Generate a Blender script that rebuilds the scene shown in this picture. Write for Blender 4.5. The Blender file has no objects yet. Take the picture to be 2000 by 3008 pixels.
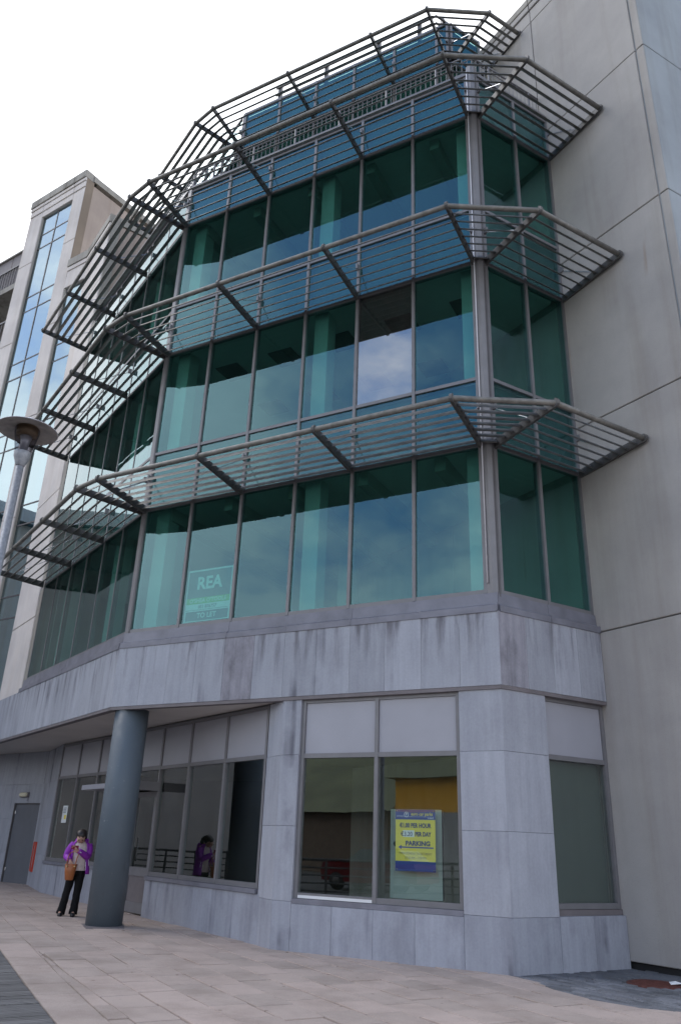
import bpy, bmesh, math, random
from mathutils import Vector, Matrix
random.seed(7)
D = bpy.data
SC = bpy.context.scene
COL = SC.collection

# ------------------------------------------------------------------ camera, sky, sun, exposure
def setup():
    cam = D.cameras.new('camera'); co = D.objects.new('camera', cam); COL.objects.link(co)
    yaw, pitch, roll = -0.49429, 0.40218, 0.03679
    cy, sy, cp, sp = math.cos(yaw), math.sin(yaw), math.cos(pitch), math.sin(pitch)
    fwd = Vector((sy*cp, cy*cp, sp)); right = Vector((cy, -sy, 0)); up = right.cross(fwd)
    cr, sr = math.cos(roll), math.sin(roll)
    r2 = right*cr + up*sr; u2 = -right*sr + up*cr
    m = Matrix((( r2.x, u2.x, -fwd.x, 3.344), (r2.y, u2.y, -fwd.y, -11.316), (r2.z, u2.z, -fwd.z, 1.468), (0,0,0,1)))
    co.matrix_world = m
    cam.sensor_fit = 'HORIZONTAL'; cam.sensor_width = 20.0; cam.lens = 22.937
    cam.clip_start = 0.05; cam.clip_end = 3000
    SC.camera = co
    # sky: bright broken cloud, blue gaps high up behind the camera
    w = D.worlds.new('World'); SC.world = w; w.use_nodes = True
    nt = w.node_tree; N = nt.nodes; L = nt.links; N.clear()
    out = N.new('ShaderNodeOutputWorld')
    sky = N.new('ShaderNodeTexSky'); sky.sky_type = 'NISHITA'; sky.sun_disc = False; sky.ozone_density = 3.0; sky.dust_density = 0.4
    sky.sun_elevation = math.radians(52); sky.sun_rotation = math.radians(SUN_ROT)
    bg1 = N.new('ShaderNodeBackground'); bg1.inputs[1].default_value = 0.15
    L.new(sky.outputs[0], bg1.inputs[0])
    bg2 = N.new('ShaderNodeBackground'); bg2.inputs[1].default_value = 1.0
    tc = N.new('ShaderNodeTexCoord')
    mp = N.new('ShaderNodeMapping'); mp.inputs['Scale'].default_value = (1, 1, 1.9); mp.inputs['Location'].default_value = (3.1, 1.7, 0.3)
    L.new(tc.outputs['Generated'], mp.inputs[0])
    nz = N.new('ShaderNodeTexNoise'); nz.inputs['Scale'].default_value = 2.3; nz.inputs['Detail'].default_value = 7; nz.inputs['Roughness'].default_value = 0.58
    L.new(mp.outputs[0], nz.inputs[0])
    # cloud cover thickens towards the north-west, where the photograph looks
    dp = N.new('ShaderNodeVectorMath'); dp.operation = 'DOT_PRODUCT'; dp.inputs[1].default_value = (-0.30, 0.95, -0.1)
    L.new(tc.outputs['Generated'], dp.inputs[0])
    mxm = N.new('ShaderNodeMath'); mxm.operation = 'MAXIMUM'; mxm.inputs[1].default_value = -0.30
    L.new(dp.outputs['Value'], mxm.inputs[0])
    m1 = N.new('ShaderNodeMath'); m1.operation = 'MULTIPLY_ADD'; m1.inputs[1].default_value = 0.45
    L.new(mxm.outputs[0], m1.inputs[0]); L.new(nz.outputs[0], m1.inputs[2])
    sx = N.new('ShaderNodeSeparateXYZ'); L.new(tc.outputs['Generated'], sx.inputs[0])
    m2 = N.new('ShaderNodeMath'); m2.operation = 'MULTIPLY_ADD'; m2.inputs[1].default_value = -0.42   # cover thins out overhead
    L.new(sx.outputs[2], m2.inputs[0]); L.new(m1.outputs[0], m2.inputs[2])
    ma = N.new('ShaderNodeMath'); ma.operation = 'ADD'; ma.inputs[1].default_value = 0.20; L.new(m2.outputs[0], ma.inputs[0])
    rmp = N.new('ShaderNodeValToRGB'); rmp.color_ramp.elements[0].position = 0.29; rmp.color_ramp.elements[1].position = 0.46
    L.new(ma.outputs[0], rmp.inputs[0])
    cc = N.new('ShaderNodeValToRGB'); e = cc.color_ramp.elements
    e[0].position = 0.35; e[0].color = (0.80, 0.86, 0.95, 1); e[1].position = 0.62; e[1].color = (1.22, 1.24, 1.28, 1)
    L.new(ma.outputs[0], cc.inputs[0]); L.new(cc.outputs[0], bg2.inputs[0])
    mx = N.new('ShaderNodeMixShader')
    L.new(rmp.outputs[0], mx.inputs[0]); L.new(bg1.outputs[0], mx.inputs[1]); L.new(bg2.outputs[0], mx.inputs[2])
    L.new(mx.outputs[0], out.inputs[0])
    s = D.lights.new('sun', 'SUN'); s.energy = 0.55; s.angle = math.radians(25); s.color = (1, 0.96, 0.9)
    so = D.objects.new('sun', s); COL.objects.link(so)
    so.rotation_euler = Vector(SUN_DIR).to_track_quat('Z', 'Y').to_euler()
    vs = SC.view_settings; vs.view_transform = 'Standard'; vs.look = 'None'; vs.gamma = 1; vs.exposure = 0.74; vs.use_curve_mapping = False
    SC.cycles.max_bounces = 7; SC.cycles.diffuse_bounces = 3; SC.cycles.transparent_max_bounces = 20; SC.cycles.glossy_bounces = 4
    SC.cycles.use_denoising = True
SUN_AZ = math.radians(188)      # compass-like: angle from +x, where the light comes from
SUN_EL = math.radians(52)
SUN_DIR = (math.cos(SUN_AZ)*math.cos(SUN_EL), math.sin(SUN_AZ)*math.cos(SUN_EL), math.sin(SUN_EL))
SUN_ROT = 90 - math.degrees(SUN_AZ)
setup()

# ------------------------------------------------------------------ materials
def nodes(name):
    m = D.materials.new(name); m.use_nodes = True
    nt = m.node_tree; return m, nt.nodes, nt.links, nt.nodes['Principled BSDF']
def ramp(N, pts):
    r = N.new('ShaderNodeValToRGB'); el = r.color_ramp.elements
    while len(el) < len(pts): el.new(0.5)
    for e, (p, c) in zip(el, pts): e.position = p; e.color = (c[0], c[1], c[2], 1) if len(c) == 3 else c
    return r
def noise(N, L, scale, detail=4, rough=0.55, mapscale=None, coord='Object', rnd=None):
    tc = N.new('ShaderNodeTexCoord'); src = tc.outputs[coord]
    if rnd:
        oi = N.new('ShaderNodeObjectInfo'); ad = N.new('ShaderNodeVectorMath'); ad.operation = 'ADD'
        sc = N.new('ShaderNodeMath'); sc.operation = 'MULTIPLY'; sc.inputs[1].default_value = rnd
        L.new(oi.outputs['Random'], sc.inputs[0]); L.new(src, ad.inputs[0]); L.new(sc.outputs[0], ad.inputs[1]); src = ad.outputs[0]
    if mapscale:
        mp = N.new('ShaderNodeMapping'); mp.inputs['Scale'].default_value = mapscale; L.new(src, mp.inputs[0]); src = mp.outputs[0]
    n = N.new('ShaderNodeTexNoise'); n.inputs['Scale'].default_value = scale; n.inputs['Detail'].default_value = detail
    n.inputs['Roughness'].default_value = rough
    L.new(src, n.inputs[0]); return n.outputs[0]
def mixc(N, L, a, b, fac, mode='MULTIPLY'):
    x = N.new('ShaderNodeMix'); x.data_type = 'RGBA'; x.blend_type = mode
    for sock, v in ((x.inputs[6], a), (x.inputs[7], b), (x.inputs[0], fac)):
        if hasattr(v, 'is_output'): L.new(v, sock)
        elif isinstance(v, (tuple, list)): sock.default_value = (v[0], v[1], v[2], 1)
        else: sock.default_value = v
    return x.outputs[2]
def bump(N, L, h, strength, dist, P):
    b = N.new('ShaderNodeBump'); b.inputs['Strength'].default_value = strength; b.inputs['Distance'].default_value = dist
    L.new(h, b.inputs['Height']); L.new(b.outputs[0], P.inputs['Normal'])
def objrand(N, L, lo, hi):
    oi = N.new('ShaderNodeObjectInfo'); m = N.new('ShaderNodeMapRange'); m.inputs[3].default_value = lo; m.inputs[4].default_value = hi
    L.new(oi.outputs['Random'], m.inputs[0]); return m.outputs[0]

def plain(name, col, rough=0.5, metal=0.0, var=0.12, scale=6, spec=0.5, bumpd=0.0):
    m, N, L, P = nodes(name)
    n = noise(N, L, scale, 5)
    r = ramp(N, [(0.3, tuple(c*(1-var) for c in col)), (0.7, tuple(c*(1+var) for c in col))]); L.new(n, r.inputs[0])
    L.new(r.outputs[0], P.inputs['Base Color']); P.inputs['Roughness'].default_value = rough; P.inputs['Metallic'].default_value = metal
    P.inputs['Specular IOR Level'].default_value = spec
    if bumpd: bump(N, L, noise(N, L, scale*6, 4), 0.5, bumpd, P)
    return m

def stone(name, col, streak=0.75, blotch=0.75, objv=(0.90, 1.08), spec=0.35, dark=(0.42, 0.41, 0.44), drip=None):
    """cut limestone cladding: fine grain, sawn vertical streaks, water stains, each panel its own tone"""
    m, N, L, P = nodes(name)
    fine = ramp(N, [(0.3, (0.94,)*3), (0.72, (1.04,)*3)]); L.new(noise(N, L, 30, 4, rnd=40), fine.inputs[0])
    st = ramp(N, [(0.32, (streak, streak, streak*1.02)), (0.55, (1.0,)*3), (0.75, (1.1, 1.1, 1.09))])
    L.new(noise(N, L, 9.0, 6, 0.65, (1, 1, 0.035), rnd=40), st.inputs[0])
    bl = ramp(N, [(0.30, (blotch, blotch*0.99, blotch)), (0.56, (1.0,)*3)]); L.new(noise(N, L, 2.6, 6, 0.65, (1, 1, 0.55), rnd=13), bl.inputs[0])
    run = ramp(N, [(0.58, (1, 1, 1)), (0.70, dark)]); L.new(noise(N, L, 3.4, 3, 0.5, (1, 1, 0.05)), run.inputs[0])
    run2 = ramp(N, [(0.42, (0,)*3), (0.62, (1,)*3)]); L.new(noise(N, L, 1.3, 4), run2.inputs[0])
    c = mixc(N, L, col, fine.outputs[0], 1.0)
    c = mixc(N, L, c, st.outputs[0], 0.8)
    c = mixc(N, L, c, bl.outputs[0], 0.9)
    c2 = mixc(N, L, c, run.outputs[0], 1.0)
    c = mixc(N, L, c, c2, run2.outputs[0], 'MIX')
    if drip:                                # water stains hanging from the flashing above
        tcz = N.new('ShaderNodeTexCoord'); sz = N.new('ShaderNodeSeparateXYZ'); L.new(tcz.outputs['Object'], sz.inputs[0])
        mr = N.new('ShaderNodeMapRange'); mr.inputs[1].default_value = drip[0]-drip[1]; mr.inputs[2].default_value = drip[0]; L.new(sz.outputs[2], mr.inputs[0])
        dn = ramp(N, [(0.50, (0, 0, 0)), (0.66, (1, 1, 1))]); L.new(noise(N, L, 5.5, 4, 0.6, (1, 1, 0.12)), dn.inputs[0])
        pm = N.new('ShaderNodeMath'); pm.operation = 'MULTIPLY'; L.new(mr.outputs[0], pm.inputs[0]); L.new(dn.outputs[0], pm.inputs[1])
        c = mixc(N, L, c, mixc(N, L, c, (0.40, 0.375, 0.38), 1.0), pm.outputs[0], 'MIX')
    tone = N.new('ShaderNodeCombineColor'); rr = objrand(N, L, *objv)
    for i in range(3): L.new(rr, tone.inputs[i])
    c = mixc(N, L, c, tone.outputs[0], 1.0)
    L.new(c, P.inputs['Base Color']); P.inputs['Roughness'].default_value = 0.62; P.inputs['Specular IOR Level'].default_value = spec
    bump(N, L, noise(N, L, 60, 4), 0.25, 0.004, P)
    return m

def concrete(name, col, warm=(1, 1, 1), stain=0.7, speck=True):
    m, N, L, P = nodes(name)
    big = ramp(N, [(0.3, (0.84, 0.83, 0.83)), (0.7, (1.07, 1.06, 1.04))]); L.new(noise(N, L, 0.7, 6, 0.6), big.inputs[0])
    st = ramp(N, [(0.30, (stain, stain*0.97, stain*0.93)), (0.52, (1, 1, 1))]); L.new(noise(N, L, 2.4, 5, 0.6, (1, 1, 0.06)), st.inputs[0])
    sp = ramp(N, [(0.28, (0.55, 0.52, 0.50)), (0.36, (0.97,)*3), (0.7, (1.06,)*3)]); L.new(noise(N, L, 95, 3, 0.7), sp.inputs[0])
    c = mixc(N, L, col, big.outputs[0], 1.0); c = mixc(N, L, c, st.outputs[0], 0.85)
    if speck: c = mixc(N, L, c, sp.outputs[0], 0.8)
    # a few rust runs
    rs = ramp(N, [(0.735, (1, 1, 1)), (0.80, (0.78, 0.60, 0.46))]); L.new(noise(N, L, 2.9, 2, 0.5, (1, 1, 0.10)), rs.inputs[0])
    c = mixc(N, L, c, rs.outputs[0], 0.7)
    L.new(c, P.inputs['Base Color']); P.inputs['Roughness'].default_value = 0.85; P.inputs['Specular IOR Level'].default_value = 0.25
    bump(N, L, noise(N, L, 70, 4), 0.4, 0.006, P)
    return m

def glass(name, trans, refl, ior=1.9, wav=0.0016, base=0.0):
    m, N, L, P = nodes(name); N.remove(P)
    out = N['Material Output']
    tr = N.new('ShaderNodeBsdfTransparent'); tr.inputs[0].default_value = (*trans, 1)
    gl = N.new('ShaderNodeBsdfGlossy'); gl.inputs['Roughness'].default_value = 0.0
    fr = N.new('ShaderNodeFresnel'); fr.inputs[0].default_value = ior
    tint = ramp(N, [(0.14, refl), (0.42, (1, 1, 1))]); L.new(fr.outputs[0], tint.inputs[0]); L.new(tint.outputs[0], gl.inputs[0])
    mx = N.new('ShaderNodeMixShader')
    b = N.new('ShaderNodeBump'); b.inputs['Strength'].default_value = 1; b.inputs['Distance'].default_value = wav
    L.new(noise(N, L, 1.1, 2, 0.4, rnd=30), b.inputs['Height']); L.new(b.outputs[0], gl.inputs['Normal']); L.new(b.outputs[0], fr.inputs['Normal'])
    ad = N.new('ShaderNodeMath'); ad.operation = 'ADD'; ad.use_clamp = True; ad.inputs[1].default_value = base
    ge = N.new('ShaderNodeNewGeometry'); inv = N.new('ShaderNodeMath'); inv.operation = 'SUBTRACT'; inv.inputs[0].default_value = 1.0   # reflect on entering the pane only
    L.new(ge.outputs['Backfacing'], inv.inputs[1]); mu_ = N.new('ShaderNodeMath'); mu_.operation = 'MULTIPLY'
    L.new(fr.outputs[0], ad.inputs[0]); L.new(ad.outputs[0], mu_.inputs[0]); L.new(inv.outputs[0], mu_.inputs[1]); L.new(mu_.outputs[0], mx.inputs[0])
    L.new(tr.outputs[0], mx.inputs[1]); L.new(gl.outputs[0], mx.inputs[2]); L.new(mx.outputs[0], out.inputs[0])
    return m

def paver(name, col, objv, dirt=0.72):
    m, N, L, P = nodes(name)
    f = ramp(N, [(0.3, (0.85, 0.84, 0.84)), (0.7, (1.08,)*3)]); L.new(noise(N, L, 80, 4, 0.7), f.inputs[0])
    d = ramp(N, [(0.34, (dirt, dirt*0.98, dirt*0.96)), (0.56, (1, 1, 1)), (0.8, (1.06, 1.05, 1.03))]); L.new(noise(N, L, 1.3, 7, 0.68), d.inputs[0])
    s = ramp(N, [(0.70, (1, 1, 1)), (0.76, (0.6, 0.56, 0.53))]); L.new(noise(N, L, 9, 3, 0.5), s.inputs[0])
    vo = N.new('ShaderNodeTexVoronoi'); vo.inputs['Scale'].default_value = 2.6; tcv = N.new('ShaderNodeTexCoord'); L.new(tcv.outputs['Object'], vo.inputs[0])   # trodden gum
    gm = ramp(N, [(0.045, (0.45, 0.42, 0.40)), (0.06, (1, 1, 1))]); L.new(vo.outputs['Distance'], gm.inputs[0])
    c = mixc(N, L, col, f.outputs[0], 1.0); c = mixc(N, L, c, d.outputs[0], 0.9); c = mixc(N, L, c, s.outputs[0], 0.6); c = mixc(N, L, c, gm.outputs[0], 0.75)
    tone = N.new('ShaderNodeCombineColor'); rr = objrand(N, L, *objv); rg = objrand(N, L, objv[0]*1.01, objv[1]*0.985)
    L.new(rr, tone.inputs[0]); L.new(rg, tone.inputs[1]); L.new(rg, tone.inputs[2])
    c = mixc(N, L, c, tone.outputs[0], 1.0)
    L.new(c, P.inputs['Base Color']); P.inputs['Roughness'].default_value = 0.8; P.inputs['Specular IOR Level'].default_value = 0.3
    bump(N, L, noise(N, L, 120, 4), 0.35, 0.004, P)
    return m

MAT = {}
MAT['glass'] = glass('green_tinted_glass', (0.58, 0.80, 0.76), (0.52, 0.90, 1.0), 1.85, 0.0020, 0.03)
MAT['neutral_glass'] = glass('neutral_reflective_glass', (0.6, 0.62, 0.62), (1.0, 1.0, 1.0), 2.6, 0.0014, 0.12)
MAT['clear_glass'] = glass('clear_shop_glass', (0.86, 0.92, 0.90), (0.95, 1.0, 1.0), 2.15, 0.0012)
MAT['blue_glass'] = glass('blue_tinted_glass', (0.45, 0.60, 0.66), (0.72, 0.93, 1.0), 2.2, 0.0016, 0.24)
MAT['spandrel'] = plain('spandrel_board_teal', (0.06, 0.10, 0.115), 0.7, 0, 0.1, 2)
MAT['frame'] = plain('grey_aluminium_frame', (0.20, 0.195, 0.205), 0.42, 0.15, 0.08, 4)
MAT['frame2'] = plain('dark_aluminium_frame', (0.12, 0.115, 0.12), 0.45, 0.2, 0.1, 4)
MAT['flash'] = plain('lead_grey_flashing', (0.20, 0.20, 0.235), 0.5, 0.1, 0.18, 3)
MAT['arm'] = plain('weathered_bracket_paint', (0.105, 0.102, 0.10), 0.5, 0.2, 0.3, 9)
MAT['blade'] = plain('weathered_louvre_paint', (0.20, 0.19, 0.172), 0.5, 0.15, 0.32, 7)
MAT['steel'] = plain('stainless_steel', (0.62, 0.62, 0.64), 0.25, 0.9, 0.1, 8)
MAT['pipe'] = plain('pale_plastic_pipe', (0.62, 0.62, 0.66), 0.45, 0, 0.05, 4)
MAT['panel'] = plain('grey_coated_panel', (0.36, 0.36, 0.40), 0.35, 0.0, 0.05, 1.5)
MAT['stone'] = stone('blue_limestone', (0.395, 0.408, 0.455), 0.86, 0.86, drip=(4.82, 0.85))
MAT['stone_lo'] = stone('blue_limestone_plinth', (0.37, 0.385, 0.44), 0.86, 0.74, (0.92, 1.06))
MAT['concrete'] = concrete('exposed_aggregate_concrete', (0.425, 0.408, 0.395), stain=0.86)
MAT['cream'] = concrete('cream_precast', (0.72, 0.67, 0.64), stain=0.9)
MAT['beige'] = concrete('beige_render', (0.47, 0.39, 0.34), stain=0.8, speck=False)
MAT['mould'] = concrete('mouldy_coping', (0.40, 0.38, 0.345), stain=0.45)
MAT['brownstain'] = concrete('brown_stained_concrete', (0.27, 0.22, 0.175), stain=0.5)
MAT['side'] = concrete('blue_grey_render', (0.36, 0.395, 0.43), stain=0.85, speck=False)
MAT['soffit'] = plain('painted_soffit', (0.62, 0.585, 0.55), 0.8, 0, 0.06, 1.2)
MAT['trim'] = plain('brown_grey_trim', (0.17, 0.15, 0.155), 0.6, 0, 0.15, 3)
MAT['column'] = plain('blue_grey_column_paint', (0.10, 0.125, 0.15), 0.55, 0, 0.07, 2.5)
MAT['door'] = plain('grey_door_paint', (0.14, 0.148, 0.17), 0.45, 0, 0.06, 3)
MAT['paver'] = paver('buff_paving', (0.485, 0.395, 0.345), (0.89, 1.07), 0.76)
MAT['sett'] = paver('dark_setts', (0.205, 0.21, 0.225), (0.66, 1.2), 0.6)
MAT['grout'] = plain('pale_grout', (0.36, 0.355, 0.375), 0.9, 0, 0.1, 9)
MAT['stone_dark'] = stone('stained_limestone', (0.335, 0.325, 0.365), 0.7, 0.5, (0.95, 1.0))
MAT['joint'] = plain('joint_grit', (0.055, 0.045, 0.04), 0.95, 0, 0.3, 20)
MAT['black'] = plain('dark_void', (0.02, 0.02, 0.022), 0.9, 0, 0.2, 5)
MAT['ceil'] = plain('office_ceiling', (0.66, 0.67, 0.66), 0.8, 0, 0.05, 1)
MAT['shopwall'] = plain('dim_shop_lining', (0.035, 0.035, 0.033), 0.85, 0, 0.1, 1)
MAT['blind'] = plain('grey_green_blind', (0.115, 0.125, 0.115), 0.8, 0, 0.06, 1.5)
MAT['inwall'] = plain('office_wall', (0.46, 0.46, 0.44), 0.8, 0, 0.06, 1)
MAT['incol'] = plain('office_column', (0.55, 0.56, 0.55), 0.7, 0, 0.04, 1)
MAT['infloor'] = plain('office_floor', (0.12, 0.12, 0.12), 0.8, 0, 0.1, 2)
MAT['slabedge'] = plain('slab_edge', (0.18, 0.18, 0.18), 0.8, 0, 0.1, 2)
MAT['white'] = plain('white_print', (0.78, 0.78, 0.78), 0.5, 0, 0.03, 3)
MAT['deck'] = None

def deckmat():
    m, N, L, P = nodes('weathered_deck_timber')
    g = ramp(N, [(0.3, (0.085, 0.08, 0.078)), (0.7, (0.19, 0.182, 0.178))])
    tc = N.new('ShaderNodeTexCoord'); mp = N.new('ShaderNodeMapping'); mp.inputs['Rotation'].default_value = (0, 0, math.radians(-57)); mp.inputs['Scale'].default_value = (1, 14, 1)
    L.new(tc.outputs['Object'], mp.inputs[0]); n = N.new('ShaderNodeTexNoise'); n.inputs['Scale'].default_value = 3; n.inputs['Detail'].default_value = 6
    L.new(mp.outputs[0], n.inputs[0]); L.new(n.outputs[0], g.inputs[0])
    tone = N.new('ShaderNodeCombineColor'); rr = objrand(N, L, 0.75, 1.2)
    for i in range(3): L.new(rr, tone.inputs[i])
    L.new(mixc(N, L, g.outputs[0], tone.outputs[0], 1.0), P.inputs['Base Color']); P.inputs['Roughness'].default_value = 0.8
    bump(N, L, n.outputs[0], 0.5, 0.004, P); return m
MAT['deck'] = deckmat()
def colmat():
    m, N, L, P = nodes('scuffed_column_paint')
    a = ramp(N, [(0.3, (0.085, 0.108, 0.13)), (0.7, (0.108, 0.134, 0.16))]); L.new(noise(N, L, 1.6, 6, 0.6, (1, 1, 0.5)), a.inputs[0])
    b = ramp(N, [(0.74, (0, 0, 0)), (0.77, (1, 1, 1))]); L.new(noise(N, L, 22, 2, 0.5), b.inputs[0])
    d = ramp(N, [(0.62, (0, 0, 0)), (0.72, (0.6, 0.6, 0.6))]); L.new(noise(N, L, 3.2, 5, 0.65, (1, 1, 0.35)), d.inputs[0])
    c = mixc(N, L, a.outputs[0], (0.30, 0.31, 0.32), b.outputs[0], 'MIX'); c = mixc(N, L, c, (0.07, 0.08, 0.085), d.outputs[0], 'MIX')
    L.new(c, P.inputs['Base Color']); r = ramp(N, [(0.3, (0.42,)*3), (0.7, (0.68,)*3)]); L.new(noise(N, L, 4, 4), r.inputs[0]); L.new(r.outputs[0], P.inputs['Roughness'])
    return m
MAT['column'] = colmat()

# ------------------------------------------------------------------ object helpers
def link(o, parent=None):
    COL.objects.link(o)
    if parent is not None: o.parent = parent
    return o
def mesh(name, verts, faces, mat=None, parent=None, smooth=False, fix=True):
    me = D.meshes.new(name)
    if fix:
        bm = bmesh.new(); vs = [bm.verts.new(v) for v in verts]
        for f in faces:
            try: bm.faces.new([vs[i] for i in f])
            except ValueError: pass
        bmesh.ops.recalc_face_normals(bm, faces=bm.faces); bm.to_mesh(me); bm.free()
    else: me.from_pydata([tuple(v) for v in verts], [], faces)
    if smooth:
        for p in me.polygons: p.use_smooth = True
    if mat is not None: me.materials.append(MAT[mat] if isinstance(mat, str) else mat)
    return link(D.objects.new(name, me), parent)
def thing(name, label, cat, loc=(0, 0, 0), group=None, rz=0):
    o = D.objects.new(name, None); COL.objects.link(o); o.location = loc; o.rotation_euler = (0, 0, rz)
    o.empty_display_size = 0.2
    return tag(o, label, cat, group)
def tag(o, label=None, cat=None, group=None, kind=None):
    if label: o['label'] = label
    if cat: o['category'] = cat
    if group: o['group'] = group
    if kind: o['kind'] = kind
    return o
class Fr:
    """a vertical working plane: u along the wall, n outwards, z up"""
    def __init__(s, o, ang):
        a = math.radians(ang); s.o = Vector((o[0], o[1], 0)); s.d = Vector((math.cos(a), math.sin(a), 0)); s.n = Vector((s.d.y, -s.d.x, 0)); s.ang = a
    def p(s, u, n, z): return s.o + s.d*u + s.n*n + Vector((0, 0, z))
BOXF = [(0,1,2,3),(7,6,5,4),(0,4,5,1),(1,5,6,2),(2,6,7,3),(3,7,4,0)]
def boxv(fr, u0, u1, n0, n1, z0, z1):
    return [fr.p(u0,n0,z0), fr.p(u1,n0,z0), fr.p(u1,n1,z0), fr.p(u0,n1,z0), fr.p(u0,n0,z1), fr.p(u1,n0,z1), fr.p(u1,n1,z1), fr.p(u0,n1,z1)]
def box(name, fr, u0, u1, n0, n1, z0, z1, mat, parent=None): return mesh(name, boxv(fr,u0,u1,n0,n1,z0,z1), BOXF, mat, parent)
def slab(name, fr, u0, u1, n0, n1, z0, z1, mat, parent=None, c=0.003, gap=0.0016):
    """cladding panel: box with chamfered outer arrises, open joint around it"""
    u0 += gap; u1 -= gap; z0 += gap; z1 -= gap
    n1 += random.uniform(-0.002, 0.0015)
    v = []
    for (a, b, nn) in ((0, 0, n0), (0, 0, n1-c), (c, c, n1)):
        v += [fr.p(u0+a, nn, z0+b), fr.p(u1-a, nn, z0+b), fr.p(u1-a, nn, z1-b), fr.p(u0+a, nn, z1-b)]
    f = [(3,2,1,0), (8,9,10,11)]
    for k in (0, 4):
        for i in range(4): j = (i+1) % 4; f.append((k+i, k+j, k+4+j, k+4+i))
    return mesh(name, v, f, mat, parent)
def prism(name, pts, z0, z1, mat, parent=None):
    n = len(pts); v = [(p[0], p[1], z0) for p in pts] + [(p[0], p[1], z1) for p in pts]
    f = [tuple(range(n-1, -1, -1)), tuple(range(n, 2*n))] + [(i, (i+1) % n, n+(i+1) % n, n+i) for i in range(n)]
    return mesh(name, v, f, mat, parent)
def tubev(a, b, r, seg=8, r2=None):
    a = Vector(a); b = Vector(b); r2 = r if r2 is None else r2; d = (b-a).normalized()
    x = d.orthogonal().normalized(); y = d.cross(x); v = []
    for c, rr in ((a, r), (b, r2)):
        for i in range(seg): t = 2*math.pi*i/seg; v.append(c + x*(rr*math.cos(t)) + y*(rr*math.sin(t)))
    f = [tuple(range(seg-1, -1, -1)), tuple(range(seg, 2*seg))] + [(i, (i+1) % seg, seg+(i+1) % seg, seg+i) for i in range(seg)]
    return v, f
def tube(name, a, b, r, mat, parent=None, seg=8, r2=None):
    v, f = tubev(a, b, r, seg, r2); return mesh(name, v, f, mat, parent, smooth=seg > 8)
def path_tube(name, pts, r, mat, parent=None, seg=10):
    V = []; F = []; n = len(pts); pts = [Vector(p) for p in pts]
    for k, p in enumerate(pts):
        t = ((pts[min(k+1, n-1)]-p).normalized() + (p-pts[max(k-1, 0)]).normalized()); t = t.normalized()
        x = t.cross(Vector((0, 0, 1)));  x = x.normalized() if x.length > 1e-3 else Vector((1, 0, 0)); y = t.cross(x)
        sc = 1.0
        if 0 < k < n-1: sc = 1/max(0.5, t.dot((p-pts[k-1]).normalized()))
        for i in range(seg): a = 2*math.pi*i/seg; V.append(p + x*(r*sc*math.cos(a)) + y*(r*math.sin(a)))
    for k in range(n-1):
        for i in range(seg): j = (i+1) % seg; F.append((k*seg+i, k*seg+j, (k+1)*seg+j, (k+1)*seg+i))
    F += [tuple(range(seg-1, -1, -1)), tuple(range((n-1)*seg, n*seg))]
    return mesh(name, V, F, mat, parent, smooth=True)
def lathe(name, prof, mat, parent=None, seg=32, loc=(0, 0, 0), caps=True):
    V = []; F = []
    for (r, z) in prof:
        for i in range(seg): a = 2*math.pi*i/seg; V.append((loc[0]+r*math.cos(a), loc[1]+r*math.sin(a), loc[2]+z))
    for k in range(len(prof)-1):
        for i in range(seg): j = (i+1) % seg; F.append((k*seg+i, k*seg+j, (k+1)*seg+j, (k+1)*seg+i))
    if caps: F += [tuple(range(seg-1, -1, -1)), tuple(range((len(prof)-1)*seg, len(prof)*seg))]
    return mesh(name, V, F, mat, parent, smooth=True)
def text(name, s, fr, u, n, z, size, mat, parent, align='CENTER', sx=1.0, shear=0.0, bold=0.0, ext=0.0008):
    cu = D.curves.new(name, 'FONT'); cu.body = s; cu.size = size; cu.align_x = align; cu.align_y = 'CENTER'; cu.shear = shear
    cu.offset = bold; cu.extrude = ext; cu.resolution_u = 3
    t = D.objects.new(name, cu); COL.objects.link(t)
    dg = bpy.context.evaluated_depsgraph_get(); dg.update()
    me = D.meshes.new_from_object(t.evaluated_get(dg)); D.objects.remove(t); D.curves.remove(cu)
    M = Matrix.Identity(4)
    for i, (ax, k) in enumerate(((fr.d, sx), (Vector((0, 0, 1)), 1), (fr.n, 1))):
        for r in range(3): M[r][i] = ax[r]*k
    o = fr.p(u, n, z); M[0][3], M[1][3], M[2][3] = o
    me.transform(M); me.materials.clear(); me.materials.append(MAT[mat])
    ob = D.objects.new(name, me); return link(ob, parent)
def gz(x, y=0): return 0.0135*max(0.0, -4.0-x) if x > -16 else 0.162

# ------------------------------------------------------------------ plan of the office building
XL = -7.371
P1 = Fr((XL, 0), 0)                         # main glazed front
F2 = Fr((0, 0), 58.485)                     # short glazed return towards the concrete wall
L0 = 6.80
LP = Vector((XL, 0, 0)); a0 = math.radians(180-26.168)
E6 = LP + Vector((math.cos(a0), math.sin(a0), 0))*L0
F0 = Fr((E6.x, E6.y), -26.168)              # receding glazed front on the left
P3O = F2.p(2.113, 0, 0)
P3 = Fr((P3O.x, P3O.y), -29.0)              # concrete gable wall
ZS = [5.147, 9.029, 12.885]; ZT = [7.723, 11.585, 15.369]; ZR = 16.52
MU1 = [0.040+1.2*k for k in range(7)]
MU2 = [0.131+0.991*k for k in range(3)]
MU0 = [L0-0.04-1.125*(6-k) for k in range(7)]
FACES = [(P1, MU1), (F2, MU2), (F0, MU0)]

office = thing('office_building', 'vacant glass fronted office block with green tinted glazing and tiers of louvred sun canopies', 'building', (-4, 3, 0))
office.location = (0, 0, 0)

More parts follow.
